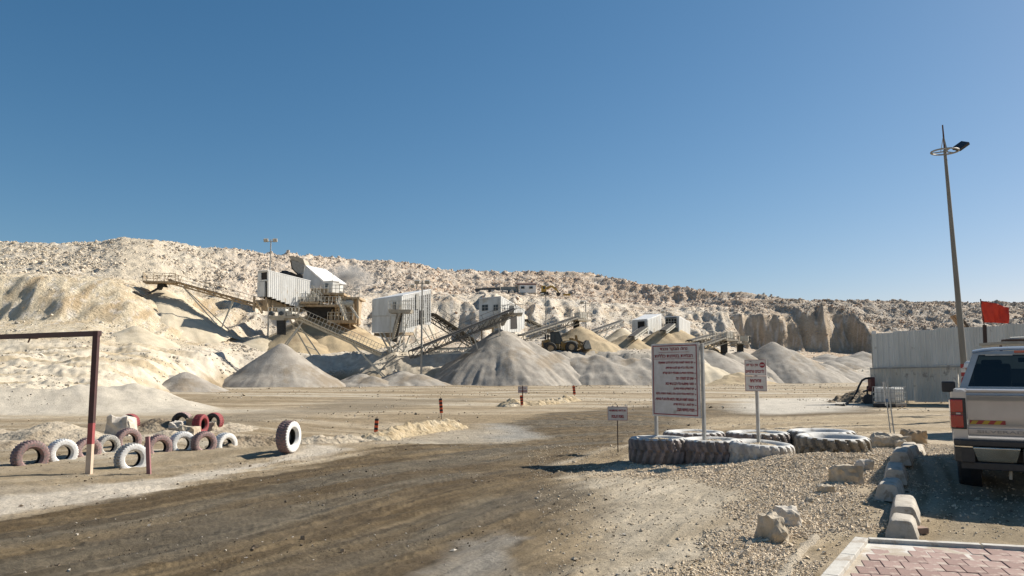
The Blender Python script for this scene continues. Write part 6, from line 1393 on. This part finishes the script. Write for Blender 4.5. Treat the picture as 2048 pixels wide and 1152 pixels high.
for (a, b, lb, m_) in (((949,577),(1000,574),'long dark steel trough lying left on the bench above the windowed shed','dark_trough'),((1001,573.5),(1031,573),'blue grey steel trough between the dark trough and the white office','bluegrey_sheet')):
    A_, B_ = PW(*a, 181), PW(*b, 181); mb = MB(); dz = 1.05; O = A_; w_ = 2.0
    for k in (0, 1): mb.prism([Vector((0,k*w_,0)), B_-A_+Vector((0,k*w_,0)), B_-A_+Vector((0,k*w_*.8+.2,-dz)), Vector((.3,k*w_*.8+.2,-dz))], (0,.1,0))
    mb.prism([Vector((.3,.2,-dz)), B_-A_+Vector((0,.2,-dz)), B_-A_+Vector((0,w_*.8,-dz)), Vector((.3,w_*.8,-dz))], (0,0,.1)); mb.prism([Vector((0,0,0)), Vector((.3,.2,-dz)), Vector((.3,w_*.8,-dz)), Vector((0,w_,0))], (.1,0,0))
    o = mb.build('steel_trough', m_); o.location = O; tag(o, lb, 'steel trough', 'steel troughs on the bench')
    t = MB().box((0,0,0), ((B_-A_).x, .3, .12)); 
for i, (px, wpx) in enumerate(((964,9),(973,8),(985,9),(997,8),(1010,12),(1023,9))):
    A_ = PW(px, 587, 180); me = rock_mesh(40+i, wpx*180/F, 1.3, .95, 1); me.materials.append(M['white_rock']); o = bpy.data.objects.new('boulder', me); COL.objects.link(o); o.location = (A_.x, A_.y, zat(584.5,180)); 
    tag(o, ('leftmost pale block under the dark trough', 'second pale block from the left under the dark trough', 'third pale block under the dark trough', 'pale block at the joint of the two troughs', 'wide pale block under the blue grey trough', 'pale block left of the white office')[i], 'boulder', 'blocks under the troughs')
O = PW(1095, 590, 184); r = empty('excavator', O, 0, 'small yellow excavator with its arm lowered on the far bench', 'excavator'); p = lambda x, y, Y=184: PW(x, y, Y)-O
M['exc_yellow'] = pbr('exc_yellow', (.42,.27,.04), (.28,.18,.05), 2, .6)
MB().prism([p(1083,571),p(1092,571),p(1093,583),p(1083,584)], (0,2.4,0)).build('house', 'exc_yellow', r, bevel=.1); MB().prism([p(1086,573.5),p(1090,573.5),p(1090,578),p(1086,578)], (0,-.08,0)).build('cab_glass', 'window_dark', r)
for k in (0, 2.2): MB().prism([p(1080,584),p(1096,584),p(1098,588),p(1078,588)], (0,.6,0)).build('track', 'black_rubber', r).location = (0, k-.2, 0)
MB().bar(p(1091,578,185), p(1103,572,185), .5).bar(p(1103,572,185), p(1113,579,185), .45).build('boom', 'exc_yellow', r); MB().bar(p(1113,579,185), p(1118,587,185), .32).build('arm', 'exc_yellow', r)
MB().prism([p(1112,585,184.6),p(1122,586,184.6),p(1120,591,184.6),p(1115,592,184.6)], (0,1.1,0)).build('bucket', 'black_plastic', r)
o = MB().prism([PW(1127,587.5,184)-O, PW(1141,587.5,184)-O, PW(1141,590.5,184)-O, PW(1127,590.5,184)-O], (0,1.2,0)).build('steel_beam', 'exc_yellow'); o.location = O; tag(o, 'short yellow steel box right of the excavator bucket on the bench', 'steel box')

# --- wheel loader beside the largest pile
O = at(1143, 112.5); sL = 1.0; rL = empty('wheel_loader', O, 0, 'yellow wheel loader with dark cab working on top of the gravel bank', 'wheel loader')
p = lambda x, y, Y=112.0: PW(x, y, Y)-O
gL = PW(1143, 705.5, 112.0).z-O.z
MB().prism([p(1122,684),p(1128,681),p(1150,680),p(1158,688),p(1160,697),p(1150,700),p(1122,700)], (0,2.4,0)).build('front_frame', 'cab_yellow', rL, bevel=.08)
MB().prism([p(1084,681),p(1100,678),p(1104,686),p(1118,688),p(1120,698),p(1092,700),p(1085,694)], (0,2.5,0)).build('engine_hood', 'cab_yellow', rL, bevel=.1)
MB().prism([p(1086,686),p(1100,684),p(1100,696),p(1087,696)], (0,-.08,0)).build('engine_grille', 'black_plastic', rL)
cb_ = MB().prism([p(1101,665),p(1117,664),p(1125,681),p(1122,688),p(1101,687)], (0,1.9,0)).build('cab', 'window_dark', rL, bevel=.06); cb_.location = (0,.3,0)
MB().prism([p(1100.5,663.3),p(1119,663.3),p(1119,665.3),p(1100.5,665.3)], (0,2.1,0)).build('cab_roof', 'black_plastic', rL).location = (0,.2,0)
for a, b in (((1101.5,665),(1101.5,687)),((1110,665),(1110,687)),((1117.5,665),(1124.5,682))): MB().bar(p(*a), p(*b), .13).build('cab_post', 'black_plastic', rL).location = (0,.28,0)
MB().prism([p(1118.5,666.5),p(1120.5,666.5),p(1126,682),p(1121.5,682)], (0,1.6,0)).build('windscreen', pbr('windscreen_blue', (.13,.19,.22), None, 4, .15), rL).location = (0,.35,0)
for x in (1091, 1096): MB().tube([p(x,679,113), p(x,669,113)], .12, 8).build('exhaust', 'black_plastic', rL)
def lwheel(x, y, Y, nm='wheel'):
    c = p(x, y, Y); t = MB().lathe([(.42,-.32),(.80,-.36),(.86,-.25),(.87,.25),(.80,.36),(.42,.32)], 28, c, 'Y').build('wheel', 'black_rubber', rL, 40); MB().lathe([(0,-.20),(.2,-.28),(.36,-.22),(.44,-.30),(.44,.30),(0,.25)], 20, c, 'Y').build('rim', 'tan_steel', t, 40)
lwheel(1143, 694.5, 111.6); lwheel(1143, 695.0, 114.2); lwheel(1101, 697, 111.7); lwheel(1101, 697, 114.3)
MB().prism([p(1128,686,111.4),p(1133,682.5,111.4),p(1143,680.5,111.4),p(1153,683,111.4),p(1157,688,111.4),p(1155,688,111.4),p(1151,684.6,111.4),p(1143,682.3,111.4),p(1134,684,111.4)], (0,.7,0)).build('fender', 'pale_steel', rL)
for Y in (112.2, 113.8): MB().prism([p(1138,676,Y),p(1146,676,Y),p(1157,684,Y),p(1170,694,Y),p(1168,699,Y),p(1156,692,Y),p(1140,683,Y)], (0,.25,0)).build('lift_arm', 'cab_yellow', rL)
MB().prism([p(1150,670,112.9),p(1154,671,112.9),p(1156,680,112.9),p(1170,686,112.9),p(1168,689,112.9),p(1150,682,112.9)], (0,.4,0)).build('tilt_lever', 'cab_yellow', rL)
mb = MB(); b0 = [p(1172,680,111.5),p(1178,681,111.5),p(1181,689,111.5),p(1183.5,698.5,111.5),p(1169,699.5,111.5),p(1166,693,111.5),p(1168,686,111.5)]
mb.prism(b0, (0,.1,0)).prism([v+Vector((0,2.9,0)) for v in b0], (0,.1,0)).prism([b0[4], b0[3], b0[3]+Vector((0,0,.12)), b0[4]+Vector((.1,0,.12)), b0[5]+Vector((.12,0,0)), b0[6]+Vector((.12,0,0)), b0[0]+Vector((.05,0,-.1)), b0[0], b0[6], b0[5]], (0,3.0,0)); mb.build('bucket', 'grey_steel', rL)

# --- dust drifting from the tipped load
def dust(label, c, s, dens):
    bm = bmesh.new(); bmesh.ops.create_icosphere(bm, subdivisions=3, radius=1); me = bpy.data.meshes.new('dust_cloud'); bm.to_mesh(me); bm.free(); o = bpy.data.objects.new('dust_cloud', me); COL.objects.link(o); o.location = c; o.scale = s
    m = bpy.data.materials.new('dust'); m.use_nodes = True; t = m.node_tree; t.nodes.clear(); N, L = t.nodes.new, t.links.new; ou = N('ShaderNodeOutputMaterial'); pv = N('ShaderNodeVolumePrincipled'); pv.inputs['Color'].default_value = (.9,.86,.8,1)
    tc = N('ShaderNodeTexCoord'); ln = N('ShaderNodeVectorMath'); ln.operation = 'LENGTH'; L(tc.outputs['Object'], ln.inputs[0]); mr = N('ShaderNodeMapRange'); mr.inputs[1].default_value = 1; mr.inputs[2].default_value = .1; mr.inputs[3].default_value = 0; mr.inputs[4].default_value = dens; mr.interpolation_type = 'SMOOTHSTEP'; L(ln.outputs['Value'], mr.inputs[0])
    no = N('ShaderNodeTexNoise'); no.inputs['Scale'].default_value = 1.8; no.inputs['Detail'].default_value = 4; L(tc.outputs['Object'], no.inputs['Vector']); r2 = N('ShaderNodeMapRange'); r2.inputs[1].default_value = .38; r2.inputs[2].default_value = .68; L(no.outputs[0], r2.inputs[0])
    mu = N('ShaderNodeMath'); mu.operation = 'MULTIPLY'; L(mr.outputs[0], mu.inputs[0]); L(r2.outputs[0], mu.inputs[1]); L(mu.outputs[0], pv.inputs['Density']); L(pv.outputs[0], ou.inputs['Volume']); me.materials.append(m); tag(o, label, 'dust cloud', kind='stuff')
dust('pale dust drifting right of the white hood and cabin', PW(688, 556, 131), (6.4, 3.4, 3.1), 1.3)
